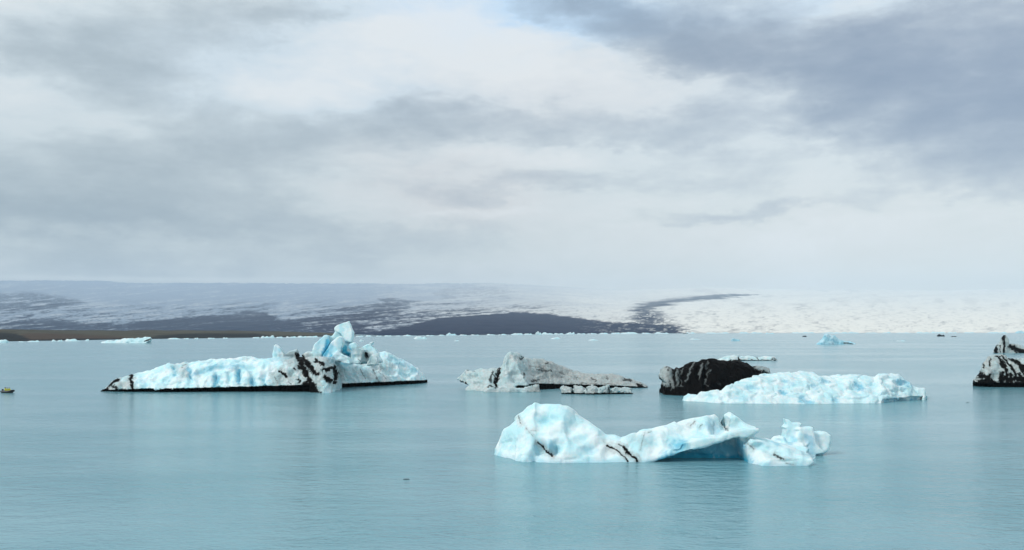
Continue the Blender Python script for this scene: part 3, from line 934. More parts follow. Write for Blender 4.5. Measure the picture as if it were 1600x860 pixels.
def gB(px, py, x, y, z, N):
    seams = [
        ([(465, 556), (475, 577), (483, 595), (496, 614)], 5.0, 1.0), ([(473, 559), (487, 577), (494, 585)], 3.6, 1.0), ([(480, 600), (488, 611)], 7, 1.0),
        ([(511, 578), (521, 576), (525, 584), (524, 591)], 3.8, 1.0), ([(508, 590), (517, 595), (523, 597)], 3.0, 1.0), ([(504, 581), (511, 576)], 2.4, .9),
        ([(493, 563), (500, 567), (505, 572)], 2.2, .95), ([(439, 580), (444, 584), (449, 587)], 2.2, 1.0), ([(459, 576), (461, 578)], 2.0, .9),
        ([(464, 592), (468, 594), (467, 598)], 2.2, .8), ([(430, 588), (434, 598)], 1.5, .5), ([(452, 596), (458, 600)], 1.6, .6),
        ([(204, 586), (205, 597), (208, 612)], 2.6, 1.0), ([(162, 612), (172, 602), (185, 592)], 2.0, 1.0), ([(176, 606), (182, 603), (182, 611)], 2.2, .8),
        ([(196, 609), (200, 612)], 2.2, .7), ([(563, 578), (571, 590)], 1.3, .55), ([(582, 576), (592, 596)], 1.2, .55), ([(590, 580), (603, 592)], 1.2, .5),
        ([(571, 554), (574, 558)], 2.5, .9), ([(284, 573), (290, 570)], 1.1, .6), ([(560, 562), (566, 569)], 1.2, .6),
    ]
    dirt = mark(px, py, x, y, z, 6, seams, 3.0, 1.4)
    # fully black inside the notch
    zn = CAMH - (interp(px, [(160, 611), (200, 609), (300, 607.5), (400, 604.8), (478, 603), (500, 612), (525, 612), (530, 601), (575, 598.8), (669, 595)]) - HZ) / F * yfront(interp(px, B_W))
    base = (z < zn + 0.15) & (y > yfront(interp(px, B_W)) + 0.5)
    dirt = np.where(base & (px < 486) | base & (px > 534), 1.0, dirt)
    blu = mark(px, py, x, y, z, 16, [
        ([(512, 533), (511, 545), (506, 553)], 5, .75), ([(520, 540), (517, 552)], 4, .4), ([(538, 546), (545, 552)], 5, .8), ([(519, 556), (514, 558)], 3.5, .7),
        ([(541, 536), (542, 541)], 3, .5), ([(372, 578), (374, 597)], 3, .6), ([(338, 590), (336, 606)], 4, .55), ([(296, 578), (298, 594)], 3, .55), ([(302, 586), (340, 574), (380, 572)], 3.5, .4),
        ([(394, 595), (396, 602)], 3, .5), ([(222, 594), (228, 604)], 4, .3), ([(428, 562), (470, 560)], 5, .25), ([(500, 565), (540, 570)], 5, .25), ([(415, 590), (413, 604)], 3, .4),
        ([(610, 560), (650, 580)], 4, .3), ([(530, 597), (530, 608)], 5, .35), ([(498, 530), (520, 545)], 10, .2), ([(270, 575), (272, 586)], 2, .4), ([(428, 545), (460, 552)], 6, .25)], 3, 1.6)
    silt = mark(px, py, x, y, z, 26, [([(455, 562), (500, 568), (505, 580)], 14, .75), ([(430, 590), (480, 598)], 11, .7), ([(172, 602), (200, 602)], 9, .75), ([(560, 548), (572, 562), (600, 575)], 8, .6),
                                      ([(555, 580), (600, 592)], 9, .4), ([(280, 572), (288, 584)], 6, .5), ([(380, 561), (388, 562)], 3, .5), ([(506, 575), (530, 600)], 8, .5)], 5, 2.5)
    silt = np.maximum(silt, halo(px, py, x, y, z, 6, seams, 3, 1.5))
    return np.stack([dirt, blu * 1.15 + .08, silt], 1)


b.finish("pinnacle_iceberg", "long white iceberg with tall blue pinnacle and black ash seams", "iceberg", gB,
         (0.35, 4.5), (0.22, 2.2), (0.9, 2.8), (0.22, 3.2), fine=0.12, ridge=(0.9, 5.0),
         calm=lambda px, z: 1 - .62 * sstep(9.8, 11.0, z))

# --- C: grey silty berg in the middle
C_T = [(712, 597), (716, 590), (727, 580), (732, 578), (743, 578), (757, 576.5), (763, 577), (775, 575), (782, 574), (786, 569), (788, 561), (789, 556), (793, 553),
       (803, 551.5), (810, 553), (816, 556), (826, 560), (840, 561.5), (850, 561.5), (860, 565), (872, 570), (884, 574), (895, 579), (910, 584), (925, 585),
       (950, 585), (958, 584.5), (968, 588), (980, 592), (993, 594), (1003, 600), (1011, 606)]
C_W = [(712, 607), (727, 610), (755, 611.5), (800, 612), (843, 610), (880, 608), (960, 607), (1011, 606.5)]
b = Berg(710, 1013, 284, 330, 12.5, 0.22, 303)
b.body(C_T, C_W, [(712, 3), (740, 6), (790, 8), (830, 14), (900, 14), (980, 9), (1011, 3)], [(712, 4), (800, 9), (900, 10), (1011, 3)],
       p=[(712, 3), (760, 3), (800, 2.2), (850, 1.3), (900, 1.4), (980, 1.8), (1011, 2)], k=.1, wob=1.0)
b.cut([(700, 596.5), (713, 597), (724, 599.5), (732, 603), (728, 609), (724, 616), (700, 616)], 298, 20, .15)
b.chunk([(786, 604), (790, 585), (797, 566), (802, 562.5), (808, 566), (814, 580), (824, 596), (828, 606)], 297, 3.5, .4, .7, .35, .8)
for dn_ in ((806, 588, 9, 12, 1.5), (737, 588, 8, 8, 1.0), (776, 592, 4, 14, 1.0), (816, 560, 5, 3, .8), (755, 586, 7, 8, .6), (835, 583, 14, 4, .6), (860, 590, 16, 5, .6), (905, 592, 14, 4, .5), (795, 570, 4, 9, .6),
            (745, 603, 9, 4, .6), (885, 582, 10, 3, .5), (950, 594, 10, 4, .5)):
    b.dent(*dn_)
b.notch([(795, 606), (810, 602), (840, 600.5), (885, 602), (960, 603.5), (1000, 605.2), (1011, 606)], C_W, 3.0, .15, 805, 1005)
b.chunk([(754, 613), (770, 605), (790, 604), (806, 606), (815, 607.5), (823, 605), (832, 602), (842, 602), (844, 613)], 292.5, 1.6, .3, .3, 0, .3)


def gC(px, py, x, y, z, N):
    dirt = mark(px, py, x, y, z, 7, [
        ([(780, 574), (777, 590), (774, 604)], 2.2, 1.0), ([(771, 580), (767, 598)], 1.6, .7), ([(774, 604), (762, 606)], 1.5, .7), ([(713, 595.5), (725, 599), (732, 602)], 1.3, .9),
        ([(812, 560), (818, 560)], 1.3, .9), ([(852, 566), (860, 566)], 1.3, .7), ([(838, 579), (864, 580)], 1.4, .6), ([(818, 590), (820, 584)], 1.8, .7), ([(826, 573), (850, 576)], 1.2, .5),
        ([(975, 592), (985, 597)], 2.0, .7), ([(995, 602), (1010, 606)], 2.0, .9), ([(872, 582), (884, 586)], 1.2, .5), ([(900, 592), (910, 592)], 1.3, .6), ([(925, 592), (935, 597)], 1.1, .6),
        ([(945, 588), (950, 592)], 1.3, .6), ([(892, 600), (960, 602)], 1.2, .5), ([(731, 578.5), (742, 579)], .9, .6), ([(830, 596), (842, 594)], 1.4, .7)], 3.0, 1.3)
    zn = CAMH - (interp(px, [(795, 606), (810, 602), (840, 600.5), (885, 602), (960, 603.5), (1000, 605.2), (1011, 606)]) - HZ) / F * yfront(interp(px, C_W))
    dirt = np.where((z < zn + .1) & (y > yfront(interp(px, C_W)) + .4) & (px > 805), 1.0, dirt)  # notch interior set fully black here too
    sp_ = fbm(x / 1.1, y / 1.1, z / .8, 4, 77)
    dirt = np.maximum(dirt, sstep(.25, .6, sp_) * .5 * sstep(800, 850, px))
    blu = mark(px, py, x, y, z, 17, [([(800, 592), (812, 598)], 9, .25), ([(842, 600), (890, 601)], 2, .3)], 3, 1.6)
    silt = .62 + .38 * sstep(812, 845, px + 6 * sp_) + .2 * sp_
    return np.stack([dirt, blu, silt], 1)


b.finish("silty_iceberg", "grey silt-covered iceberg with humped left end and tapering right tail", "iceberg", gC,
         (0.3, 3.2), (0.22, 1.5), (0.25, 2.5), (0.14, 1.8), fine=0.12, ridge=(0.6, 3.0))

# --- C2: low scalloped block in front of it
b = Berg(876, 989, 276, 292, 3.2, 0.16, 313)
b.body([(877, 613), (878, 606), (884, 604.2), (892, 605), (894.5, 607.5), (897, 604), (910, 604), (914, 605.5), (920, 604), (930, 604), (936, 604.5), (950, 604.5), (956, 607), (962, 605.5), (970, 605.5), (980, 606), (986, 609), (987.5, 615)],
       [(877, 616), (930, 617), (987, 616)], 3.0, 4.0, 4.5, k=.1, wob=.3)
for cx, dp in ((894.5, .8), (913, .45), (933, .6), (953, .8), (967, .4)):
    b.dent(cx, 611, 2.6, 10, dp)
b.notch([(877, 614), (930, 615), (987, 614)], [(877, 616), (930, 617), (987, 616)], 1.0, .1, 880, 985)


def gC2(px, py, x, y, z, N):
    dirt = mark(px, py, x, y, z, 8, [([(894.5, 605), (895, 614)], 1.2, .9), ([(951, 606), (953, 613)], 1.5, .9), ([(915, 607), (917, 612)], 1.3, .6), ([(890, 616.2), (985, 615.6)], 1.1, 1.0)], 1.6, .8)
    dirt = np.maximum(dirt, np.where((z < .32), 1.0, 0))
    return np.stack([dirt, 0 * px + .05, .8 + .3 * fbm(x, y, z, 3, 5)], 1)


b.finish("scalloped_ice_block", "low scalloped grey ice block in front of the grey silty iceberg", "iceberg", gC2, (0.28, 1.6), (0.22, .9), (0.25, 1.0), (0.30, 1.3), fine=0.08)

# --- D: black berg
D_T = [(1028, 586), (1033, 577), (1037.5, 572), (1044, 573), (1054, 575.5), (1068, 573), (1076, 568), (1088, 565), (1099, 560.6), (1110, 559), (1120, 561),
       (1134, 565), (1150, 563), (1161, 566), (1175, 571.6), (1182, 571), (1194, 573), (1202, 577), (1204, 584)]
D_W = [(1028, 617), (1060, 618.5), (1110, 619), (1204, 616)]
b = Berg(1026, 1206, 268, 298, 11.0, 0.2, 404)
b.body(D_T, D_W, [(1028, 5), (1060, 6), (1110, 9), (1204, 6)], [(1028, 5), (1110, 8), (1204, 5)], p=[(1028, 4), (1060, 3.5), (1110, 2.2), (1160, 2.2), (1204, 3)], k=.1, wob=.8)
b.cut([(1015, 584), (1028.5, 584.5), (1036, 593), (1043, 599), (1041, 605), (1040, 622), (1015, 622)], 277, 20, .15)
b.cut([(1206, 580), (1202, 586), (1190, 590), (1186, 622), (1215, 622)], 277, 20, .15)
for dn_ in ((1104, 586, 5, 18, 1.2), (1064, 588, 4, 16, 1.2), (1052, 586, 3, 14, .8), (1090, 580, 4, 14, .8), (1140, 580, 8, 10, .8)):
    b.dent(*dn_)


def gD(px, py, x, y, z, N):
    cleanv = mark(px, py, x, y, z, 9, [
        ([(1031, 584), (1038, 577), (1040, 596)], 7, 1.0), ([(1047, 574), (1047, 592), (1052, 604)], 3.4, 1.0), ([(1058, 580), (1058, 600)], 2.6, .85), ([(1068, 575), (1062, 588), (1064, 602)], 2.4, .7),
        ([(1085, 567), (1077, 582), (1071, 597)], 2.0, .8), ([(1097, 568), (1094, 584), (1091, 594)], 1.9, .8), ([(1108, 563), (1103, 576)], 2.0, .7), ([(1110, 578), (1103, 592), (1100, 600)], 2.2, .7), ([(1101, 601), (1107, 603)], 1.8, .7),
        ([(1184, 573), (1194, 577), (1201, 580)], 5.5, .95), ([(1040, 604), (1068, 603)], 1.5, .6), ([(1048, 610), (1050, 608)], 1.4, .6), ([(1122, 600), (1126, 602)], 1.6, .5)], 2.2, 1.2)
    dirt = 1 - (.52 + .22 * sstep(1050, 1036, px) + .2 * sstep(1176, 1186, px)) * cleanv
    return np.stack([dirt, .12 * cleanv, .9 + 0 * px], 1)


b.finish("black_iceberg", "black ash-covered iceberg with grey streaks behind the low white-blue iceberg", "iceberg", gD, (0.35, 3.5), (0.2, 1.6), (0.45, 2.6), (0.18, 2.0), fine=0.10)

# --- E: low pale blue berg right of centre
E_T = [(1067, 624), (1069, 620), (1073, 617.5), (1089, 617), (1096, 611), (1119, 611), (1124, 614), (1129, 611), (1136, 602), (1155, 597.6), (1173, 592), (1189, 586), (1213, 582), (1260, 582.5), (1278, 586),
       (1299, 588), (1318, 587), (1339, 588), (1367, 589), (1373, 584.4), (1402, 586), (1423, 593.6), (1425, 599), (1431, 603.6), (1444, 608), (1446, 617)]
E_W = [(1067, 626.5), (1102, 629), (1123, 630.5), (1181, 631), (1300, 631.2), (1378, 630.4), (1400, 628), (1446, 625.5)]
b = Berg(1065, 1449, 242, 278, 8.0, 0.19, 505)
b.body(E_T, E_W, [(1067, 2.5), (1100, 4), (1150, 9), (1213, 16), (1300, 16), (1375, 14), (1420, 9), (1446, 5)], [(1067, 2.5), (1213, 8), (1400, 7), (1446, 4)],
       p=[(1067, 2.6), (1120, 2.8), (1160, 2.2), (1230, 1.7), (1330, 1.8), (1400, 2.0), (1446, 2.6)], k=.1, wob=1.4)
b.notch([(1370, 630), (1381, 624), (1443, 620)], E_W, 2.5, .15, 1379, 1442)
for dn_ in ((1175, 606, 12, 4, .8), (1223, 614, 6, 4, .9), (1290, 597, 8, 4, .8), (1340, 605, 8, 6, 1.3), (1412, 598, 13, 5, 1.4), (1320, 611, 8, 5, .8), (1258, 623, 8, 7, 1.1), (1305, 623, 5, 6, .9),
            (1225, 597, 9, 3, .6), (1268, 605, 9, 4, .9), (1405, 611, 14, 4, 1.0), (1150, 618, 12, 5, .7), (1285, 612, 7, 3, .7), (1200, 616, 12, 3, .8), (1360, 600, 8, 5, .7), (1245, 611, 12, 3, .9), (1370, 615, 12, 3, .7),
            (1110, 620, 8, 4, .6), (1190, 600, 10, 3, .5), (1310, 596, 10, 3, .6), (1385, 592, 7, 4, .6), (1130, 622, 4, 6, .6)):
    b.dent(*dn_)


def gE(px, py, x, y, z, N):
    blu = mark(px, py, x, y, z, 18, [([(1336, 602), (1346, 607)], 5, .7), ([(1404, 596), (1420, 599)], 5, .6), ([(1220, 613), (1228, 616)], 3.5, .7), ([(1250, 624), (1268, 629)], 4, .6), ([(1302, 624), (1308, 628)], 3.5, .5),
                                     ([(1170, 606), (1182, 608)], 4, .4), ([(1284, 596), (1295, 597)], 3, .5), ([(1225, 596), (1240, 600)], 3, .4), ([(1382, 627), (1430, 625)], 2.5, .6), ([(1150, 622), (1175, 624)], 4, .3), ([(1268, 602), (1275, 606)], 3, .4)], 3, 1.3)
    blu = blu + .10 + .12 * fbm(x / 2.5, y / 2.5, z / 1.5, 3, 3)
    dirt = mark(px, py, x, y, z, 10, [([(1252, 623), (1256, 628)], 1.2, .5), ([(1224, 594), (1228, 597)], 1.0, .4)], 2, .8)
    return np.stack([dirt, blu, .12 + 0 * px], 1)


b.finish("low_blue_iceberg", "long low pale blue iceberg lying in front of the black one", "iceberg", gE, (0.35, 4.6), (0.12, 2.2), (0, 1), (0.30, 3.4), fine=0.07, ridge=(0.9, 5.0))

# --- F: striped berg at the right edge
F_T = [(1519, 596), (1521, 592), (1525, 588), (1532, 583), (1534, 569), (1539, 564), (1544, 557), (1550, 555), (1566, 554.7), (1576, 558), (1588, 562), (1593, 562), (1600, 559.5), (1625, 552), (1650, 556), (1680, 575), (1700, 604)]
F_W = [(1519, 605), (1545, 605.5), (1600, 606), (1700, 605)]
b = Berg(1517, 1703, 300, 336, 12.0, 0.23, 606)
b.body(F_T, F_W, [(1519, 4), (1545, 6), (1600, 9), (1700, 5)], [(1519, 4), (1600, 9), (1700, 4)], p=[(1519, 3.2), (1560, 2.6), (1600, 2.2), (1700, 2)], k=.1, wob=.8)
b.cut([(1510, 595), (1520, 597), (1530, 599.5), (1546, 599.5), (1552, 603), (1552, 615), (1510, 615)], 316, 7, .15)
b.notch([(1519, 600), (1560, 599.5), (1600, 600), (1700, 599)], F_W, 2.0, .15, 1548, 1695)
b.dent(1556, 588, 7, 9, 1.2)
b.dent(1548, 568, 4, 8, .7)


def gF(px, py, x, y, z, N):
    dirt = mark(px, py, x, y, z, 11, [
        ([(1558, 556), (1566, 570), (1572, 580), (1575, 596)], 2.3, 1.0), ([(1566, 555), (1575, 568), (1584, 580), (1588, 596)], 2.2, 1.0), ([(1574, 557), (1588, 566), (1600, 572)], 2.6, 1.0), ([(1588, 563), (1600, 576), (1612, 590)], 2.4, 1.0),
        ([(1532, 586), (1545, 590), (1548, 596), (1530, 597)], 5.0, 1.0), ([(1520, 596), (1530, 599)], 2.0, 1.0), ([(1566, 582), (1564, 600)], 3.0, 1.0), ([(1578, 584), (1580, 600)], 3.2, 1.0), ([(1592, 586), (1600, 602)], 4.0, 1.0),
        ([(1548, 600), (1700, 600)], 3.5, 1.0), ([(1570, 592), (1640, 594)], 4.5, 1.0), ([(1583, 560), (1592, 570), (1600, 584)], 2.0, 1.0), ([(1562, 556), (1571, 572)], 1.5, .9), ([(1547, 563), (1546, 572)], 1.4, .9), ([(1535, 569), (1538, 573)], 1.4, .8), ([(1610, 560), (1640, 590)], 4, 1.0), ([(1630, 555), (1665, 595)], 4, 1.0)], 2.6, 1.3)
    dirt = np.where((z < 1.0), 1.0, dirt)
    blu = mark(px, py, x, y, z, 19, [([(1553, 582), (1562, 592)], 6, .35)], 3, 1.5)
    return np.stack([dirt, blu, .85 + .25 * fbm(x, y, z, 3, 6)], 1)


b.finish("striped_iceberg", "black and white striped iceberg cut off by the right edge", "iceberg", gF, (0.4, 3.2), (0.25, 1.7), (0.25, 2.4), (0.25, 2.0), fine=0.10)

# --- F2: dark spire far behind it
b = Berg(1550, 1640, 770, 815, 15.5, 0.45, 616)
b.body([(1551, 552), (1553, 544), (1557, 538.5), (1562, 537), (1575, 537.5), (1583, 537), (1593, 539), (1601, 544), (1612, 541), (1625, 543), (1637, 551)], [(1551, 552), (1637, 552)], 6, 9, 3.0, k=.1, wob=1.0)
b.chunk([(1562, 551), (1563, 535), (1565.5, 529), (1569, 523.8), (1572, 526), (1574, 530), (1575.5, 538), (1578, 551)], 789, 4, .5, .6, 0, .5)


def gF2(px, py, x, y, z, N):
    dirt = mark(px, py, x, y, z, 12, [([(1569, 525), (1567, 531)], 3.2, 1.0), ([(1569.5, 528), (1569, 551)], 1.6, 1.0), ([(1556, 541), (1556, 551)], 2.6, 1.0), ([(1577, 541), (1588, 547), (1600, 550)], 4.5, 1.0), ([(1563, 540), (1563, 551)], .8, .9), ([(1598, 549), (1637, 550)], 2.5, 1.)], 1.5, 2.5)
    return np.stack([dirt, 0 * px, .85 + 0 * px], 1)


b.finish("spired_iceberg", "dark iceberg with a pointed spire behind the striped one", "iceberg", gF2, (0.6, 5), (0.4, 3), (0.6, 3.5), (0, 3), fine=0.2, mat=ICE)

# --- G: flat dirty white floe behind the black berg
b = Berg(1118, 1216, 585, 606, 5, 0.33, 707)
b.body([(1119, 563), (1124, 560.6), (1134, 557), (1147, 554.4), (1154, 558), (1168, 556.3), (1175, 557), (1182, 558.6), (1193, 557), (1208, 557), (1212, 560), (1214, 563)], [(1119, 564), (1214, 563.8)], 4, 5, 2.6, k=.1, wob=.8)


def gG(px, py, x, y, z, N):
    dirt = mark(px, py, x, y, z, 13, [([(1154, 558), (1156, 563)], 1.2, .9), ([(1182, 559), (1186, 562)], 1.2, .7), ([(1140, 563), (1213, 563.2)], .8, 1.0), ([(1206, 560), (1212, 562)], 1.3, .6)], 1.2, 1.5)
    return np.stack([dirt, 0 * px, .35 + .2 * fbm(x / 2, y / 2, z, 3, 8)], 1)


b.finish("flat_ice_floe", "flat dirty-white ice floe showing behind the top of the black iceberg", "iceberg", gG, (0.5, 4), (0.4, 2.5), (0, 1), (0.3, 3), fine=0.15)

# --- H: vivid blue berg far right
b = Berg(1274, 1338, 1235, 1290, 14, 0.65, 808)
b.body([(1276, 538.4), (1281, 533.5), (1285, 530), (1288, 522.3), (1292, 522), (1305, 524.4), (1310, 530), (1316, 532), (1325, 534.3), (1335, 535.3), (1337, 537)], [(1276, 538.6), (1337, 538)], 12, 14, 2.0, k=.1, wob=2)
b.finish("bright_blue_iceberg", "bright blue iceberg far off below the white glacier", "iceberg",
         lambda px, py, x, y, z, N: np.stack([mark(px, py, x, y, z, 14, [([(1319, 536), (1332, 537.6)], 1.2, .8)], .8, 3), .48 + .25 * fbm(x / 9, y / 9, z / 5, 3, 4), 0 * px], 1),
         (1.0, 8), (0.8, 5), (0, 1), (0.8, 7), mat=FAR_ICE, fine=0.2)

# --- I: white berg by the left shore
b = Berg(157, 239, 1370, 1420, 11, 0.7, 909)
b.body([(158, 536), (160, 534.5), (169, 531.7), (178, 533), (187, 531), (195, 529), (216, 528.4), (224, 528.6), (227, 526), (235, 527), (236.5, 530), (237, 535)], [(158, 536.2), (237, 536.4)], 10, 10, 2.0, k=.1, wob=2)
b.cut([(226, 538), (230, 533), (240, 530), (240, 538)], 1383, 9, .2)
b.finish("white_iceberg", "white iceberg with raised right tip near the brown left shore", "iceberg",
         lambda px, py, x, y, z, N: np.stack([mark(px, py, x, y, z, 15, [([(226, 533.5), (236, 530)], 1.0, .8)], .6, 3), .08 + 0 * px, .1 + 0 * px], 1),
         (1.0, 8), (0.8, 5), (0, 1), (0.8, 7), mat=FAR_ICE, fine=0.2)


# --- the small ones
ORD = ("first second third fourth fifth sixth seventh eighth ninth tenth eleventh twelfth thirteenth fourteenth fifteenth sixteenth "
       "seventeenth eighteenth nineteenth twentieth twenty-first twenty-second twenty-third twenty-fourth twenty-fifth twenty-sixth").split()


def small(px, w, wd, ht, name, label, group=None, dirt=0.0, blu=0.08, silt=0.15, seed=0, skew=None):
    yw = yfront(w)
    s = yw / F
    r = np.random.default_rng(seed)
    n = 7
    xs = px - wd / 2 + wd * np.linspace(0, 1, n)
    hs = ht * np.array([0, *(0.35 + 0.65 * r.random(n - 2)), 0])
    hs[1 + int((n - 2) * (skew if skew is not None else r.random()))] = ht
    T = [(float(a), float(w - q)) for a, q in zip(xs, hs)]
    dep = max(wd * s * 0.4, ht * s * 0.8)
    vox = max(min(wd * s / 26, dep / 10), 0.04)
    bb = Berg(px - wd / 2 - .3, px + wd / 2 + .3, yw - 2 * vox, yw + dep * 1.15, ht * s * 1.15 + 2 * vox, vox, seed, -3 * vox)
    W_ = [(px - wd, w), (px + wd, w)]
    bb.body(T, W_, dep * .45, dep * .5, 2.4, k=.05)
    hh = ht * s
    return bb.finish(name, label, "ice fragment" if wd < 30 else "iceberg",
                     lambda a, b_, x, y, z, N: np.stack([dirt + 0 * x + (.35 * fbm(x / hh, y / hh, z / hh, 3, seed) if dirt else 0), blu + 0 * x, silt + 0 * x], 1),
                     (hh * .12, wd * s * .15), (hh * .10, hh * .6), (0, 1), (hh * .12, hh * .9), group, FAR_ICE, hh * .02)


small(6, 535.8, 20, 5, "ice_fragment", "rounded white ice lump at the left edge below the dark hill", seed=1, blu=.2)
small(868, 530, 16, 3, "ice_fragment", "white twin-lobed ice fragment on open water above the grey silty iceberg", seed=2)
small(927, 532.3, 16, 2.3, "ice_fragment", "flat white ice fragment on open water right of the twin-lobed one", seed=3)
small(1149, 533, 15, 4, "ice_fragment", "small teal ice fragment above the flat dirty-white floe", seed=4, blu=.6)
small(1086, 530.7, 17, 1.3, "ice_fragment", "thin pale ice sliver left of the small teal fragment", seed=5)
small(1407, 533.3, 15, 1.1, "ice_fragment", "thin pale ice sliver right of the bright blue iceberg", seed=6)
small(1470, 526, 13, 3.3, "dark_ice_fragment", "black ice lump far off under the bright glacier front", seed=7, dirt=.9)
small(1490, 526.6, 10, 1.5, "dark_ice_fragment", "smaller black ice sliver just right of the black lump", seed=8, dirt=.9)
small(1257, 526.6, 7, 2, "dark_ice_fragment", "tiny black ice lump left of the bright blue iceberg", seed=9, dirt=.9)
small(1071, 521.6, 9, 1.2, "dark_ice_fragment", "tiny dark ice speck where the dark moraine band meets the water", seed=10, dirt=.8)
small(1597, 521.0, 22, 6.5, "ice_fragment", "blue ice block at the right edge in front of the glacier", seed=11, blu=.45)
small(705, 524.4, 17, 5, "ice_fragment", "pale blue double lump on the shoreline below the dark moraine", seed=12, blu=.3)
small(657, 529.8, 21, 4.2, "ice_fragment", "white ice fragment just right of the blue pinnacle, off the dark shore", seed=13)
small(714, 533.2, 8, 1.2, "ice_fragment", "tiny white ice fragment below the pale blue double lump", seed=14)
small(841, 523.2, 10, 5, "ice_fragment", "pointed white ice lump on the shoreline below the dark moraine", seed=15, skew=.5)
small(1203, 522.2, 14, 2.5, "ice_fragment", "teal grey ice block at the glacier front left of the bright blue iceberg", seed=16, blu=.35)
small(565, 533.6, 7, 3, "ice_fragment", "small white ice bit right beside the blue pinnacle", seed=17)
small(635, 749.6, 10, 1.5, "dark_ice_fragment", "lone dark sliver floating on the open water in the left foreground", seed=18, dirt=1.0)
small(1512, 629.4, 5, 0.7, "dark_ice_fragment", "tiny dark sliver on the pale slick below the striped iceberg", seed=19, dirt=1.0)
k = 30
for j, (px, wd, ht) in enumerate(((33, 8, 1.5), (52, 20, 2.6), (84, 7, 3.2), (94, 10, 2.6), (113, 24, 3.6), (136, 8, 3.2))):
    k += 1
    small(px, interp(px, SHORE) + 1.3, wd, ht, "ice_fragment", ORD[j] + " white ice fragment along the brown shore, counting right from the left-edge lump", "ice along the left brown shore", seed=k)
for j, (px, wd, ht) in enumerate(((272, 20, 2.2), (291, 9, 1.6), (307, 7, 2.2), (330, 12, 1.6), (352, 8, 1.8), (400, 12, 1.8), (414, 14, 3.2), (423, 13, 4), (437, 12, 2), (455, 18, 2.4), (472, 16, 2.8), (487, 22, 2.5))):
    k += 1
    small(px, interp(px, SHORE) + 0.7, wd, ht, "ice_fragment", ORD[j] + " white ice fragment from the left on the shore behind the long pinnacle iceberg", "ice on the shore behind the long iceberg", seed=k)
for j, (px, wd, ht) in enumerate(((562, 12, 1.8), (576, 10, 2.0), (592, 9, 1.3), (606, 12, 1.9), (622, 9, 1.2), (637, 16, 2.2), (672, 14, 1.2), (690, 10, 1.6), (724, 12, 1.8), (742, 14, 1.4), (767, 14, 2), (785, 14, 1.6),
                   (808, 20, 2.8), (825, 14, 2.0), (856, 20, 3.2), (873, 16, 2.4), (891, 16, 3.4), (908, 14, 1.6), (925, 16, 1.8), (943, 16, 2.0), (962, 16, 2.4), (983, 30, 2.8), (1010, 16, 1.8), (1034, 24, 2.5))):
    k += 1
    small(px, interp(px, SHORE) + 0.5, wd, ht, "ice_fragment", ORD[j + (px > 705) + (px > 841)] + " ice fragment from the left along the shoreline right of the pinnacle", "ice line below the dark moraine", seed=k, blu=.1 + .1 * random.random())
gl_n = 0
for i in range(20):
    k += 1
    px = 1085 + i * 25.5 + random.uniform(-8, 8)
    if abs(px - 1597) < 20 or abs(px - 1203) < 14:
        continue
    gl_n += 1
    small(px, interp(px, SHORE) + 0.35 + random.random() * .3, random.uniform(12, 26), random.uniform(1.2, 2.6), "ice_fragment",
          ORD[gl_n - 1 + (px > 1203)] + " ice block from the left along the foot of the bright glacier", "ice at the foot of the glacier", seed=k, blu=.12 + .25 * random.random())

# ------------------------------------------------------------------ inflatable boat with its crew
RUB = plain("black_rubber", (0.012, 0.012, 0.014), 0.45)
GREY = plain("grey_rubber", (0.45, 0.42, 0.44), 0.5)
YEL = plain("yellow_flotation_suit", (0.72, 0.72, 0.08), 0.7)
SKIN = plain("skin", (0.45, 0.28, 0.2), 0.6)
HAIR = plain("dark_hat", (0.02, 0.025, 0.02), 0.8)
MOT = plain("outboard_cowl", (0.02, 0.02, 0.022), 0.3)
boat = bpy.data.objects.new("inflatable_boat", None)
COL.objects.link(boat)
by = yfront(614)
boat.location = ((12.5 - 800) / F * by, by, 0)
boat.rotation_euler = (0, 0, math.radians(-28))
boat['label'] = "black inflatable boat with crew at the far left edge of the water"
boat['category'] = "boat"


def tube(path, rad, seg=10):
    path = [Vector(p) for p in path]
    V, Q = [], []
    for i, p in enumerate(path):
        tg = (path[min(i + 1, len(path) - 1)] - path[max(i - 1, 0)]).normalized()
        u = tg.cross(Vector((0, 0, 1))).normalized()
        w = u.cross(tg)
        r = rad[i] if isinstance(rad, (list, tuple)) else rad
        for j in range(seg):
            a = 2 * math.pi * j / seg
            V.append(p + u * (r * math.cos(a)) + w * (r * math.sin(a)))
    for i in range(len(path) - 1):
        for j in range(seg):
            a, b_ = i * seg + j, i * seg + (j + 1) % seg
            Q.append((a, b_, b_ + seg, a + seg))
    for e in (0, len(path) - 1):                 # rounded-off ends
        V.append(path[e])
        c = len(V) - 1
        for j in range(0, seg, 2):
            a, b_, d_ = e * seg + j, e * seg + (j + 1) % seg, e * seg + (j + 2) % seg
            Q.append((c, a, b_, d_))
    return np.array([tuple(v) for v in V]), np.array(Q)


hullp = [(-2.5, .78, .42), (-1.6, .82, .40), (0, .84, .40), (1.0, .80, .44), (1.7, .62, .54), (2.15, .32, .66), (2.28, 0, .70),
         (2.15, -.32, .66), (1.7, -.62, .54), (1.0, -.80, .44), (0, -.84, .40), (-1.6, -.82, .40), (-2.5, -.78, .42)]
V, Q = tube(hullp, [.12, .26, .27, .27, .27, .26, .25, .26, .27, .27, .27, .26, .12], 12)
link("side_tube", mesh_from("side_tube", V, Q, RUB), parent=boat)
V, Q = tube([(p[0] * 1.02 + .01, p[1] * 1.32, p[2] - .02) for p in hullp[1:-1]], .035, 6)
link("rubbing_strake", mesh_from("rubbing_strake", V, Q, GREY), parent=boat)


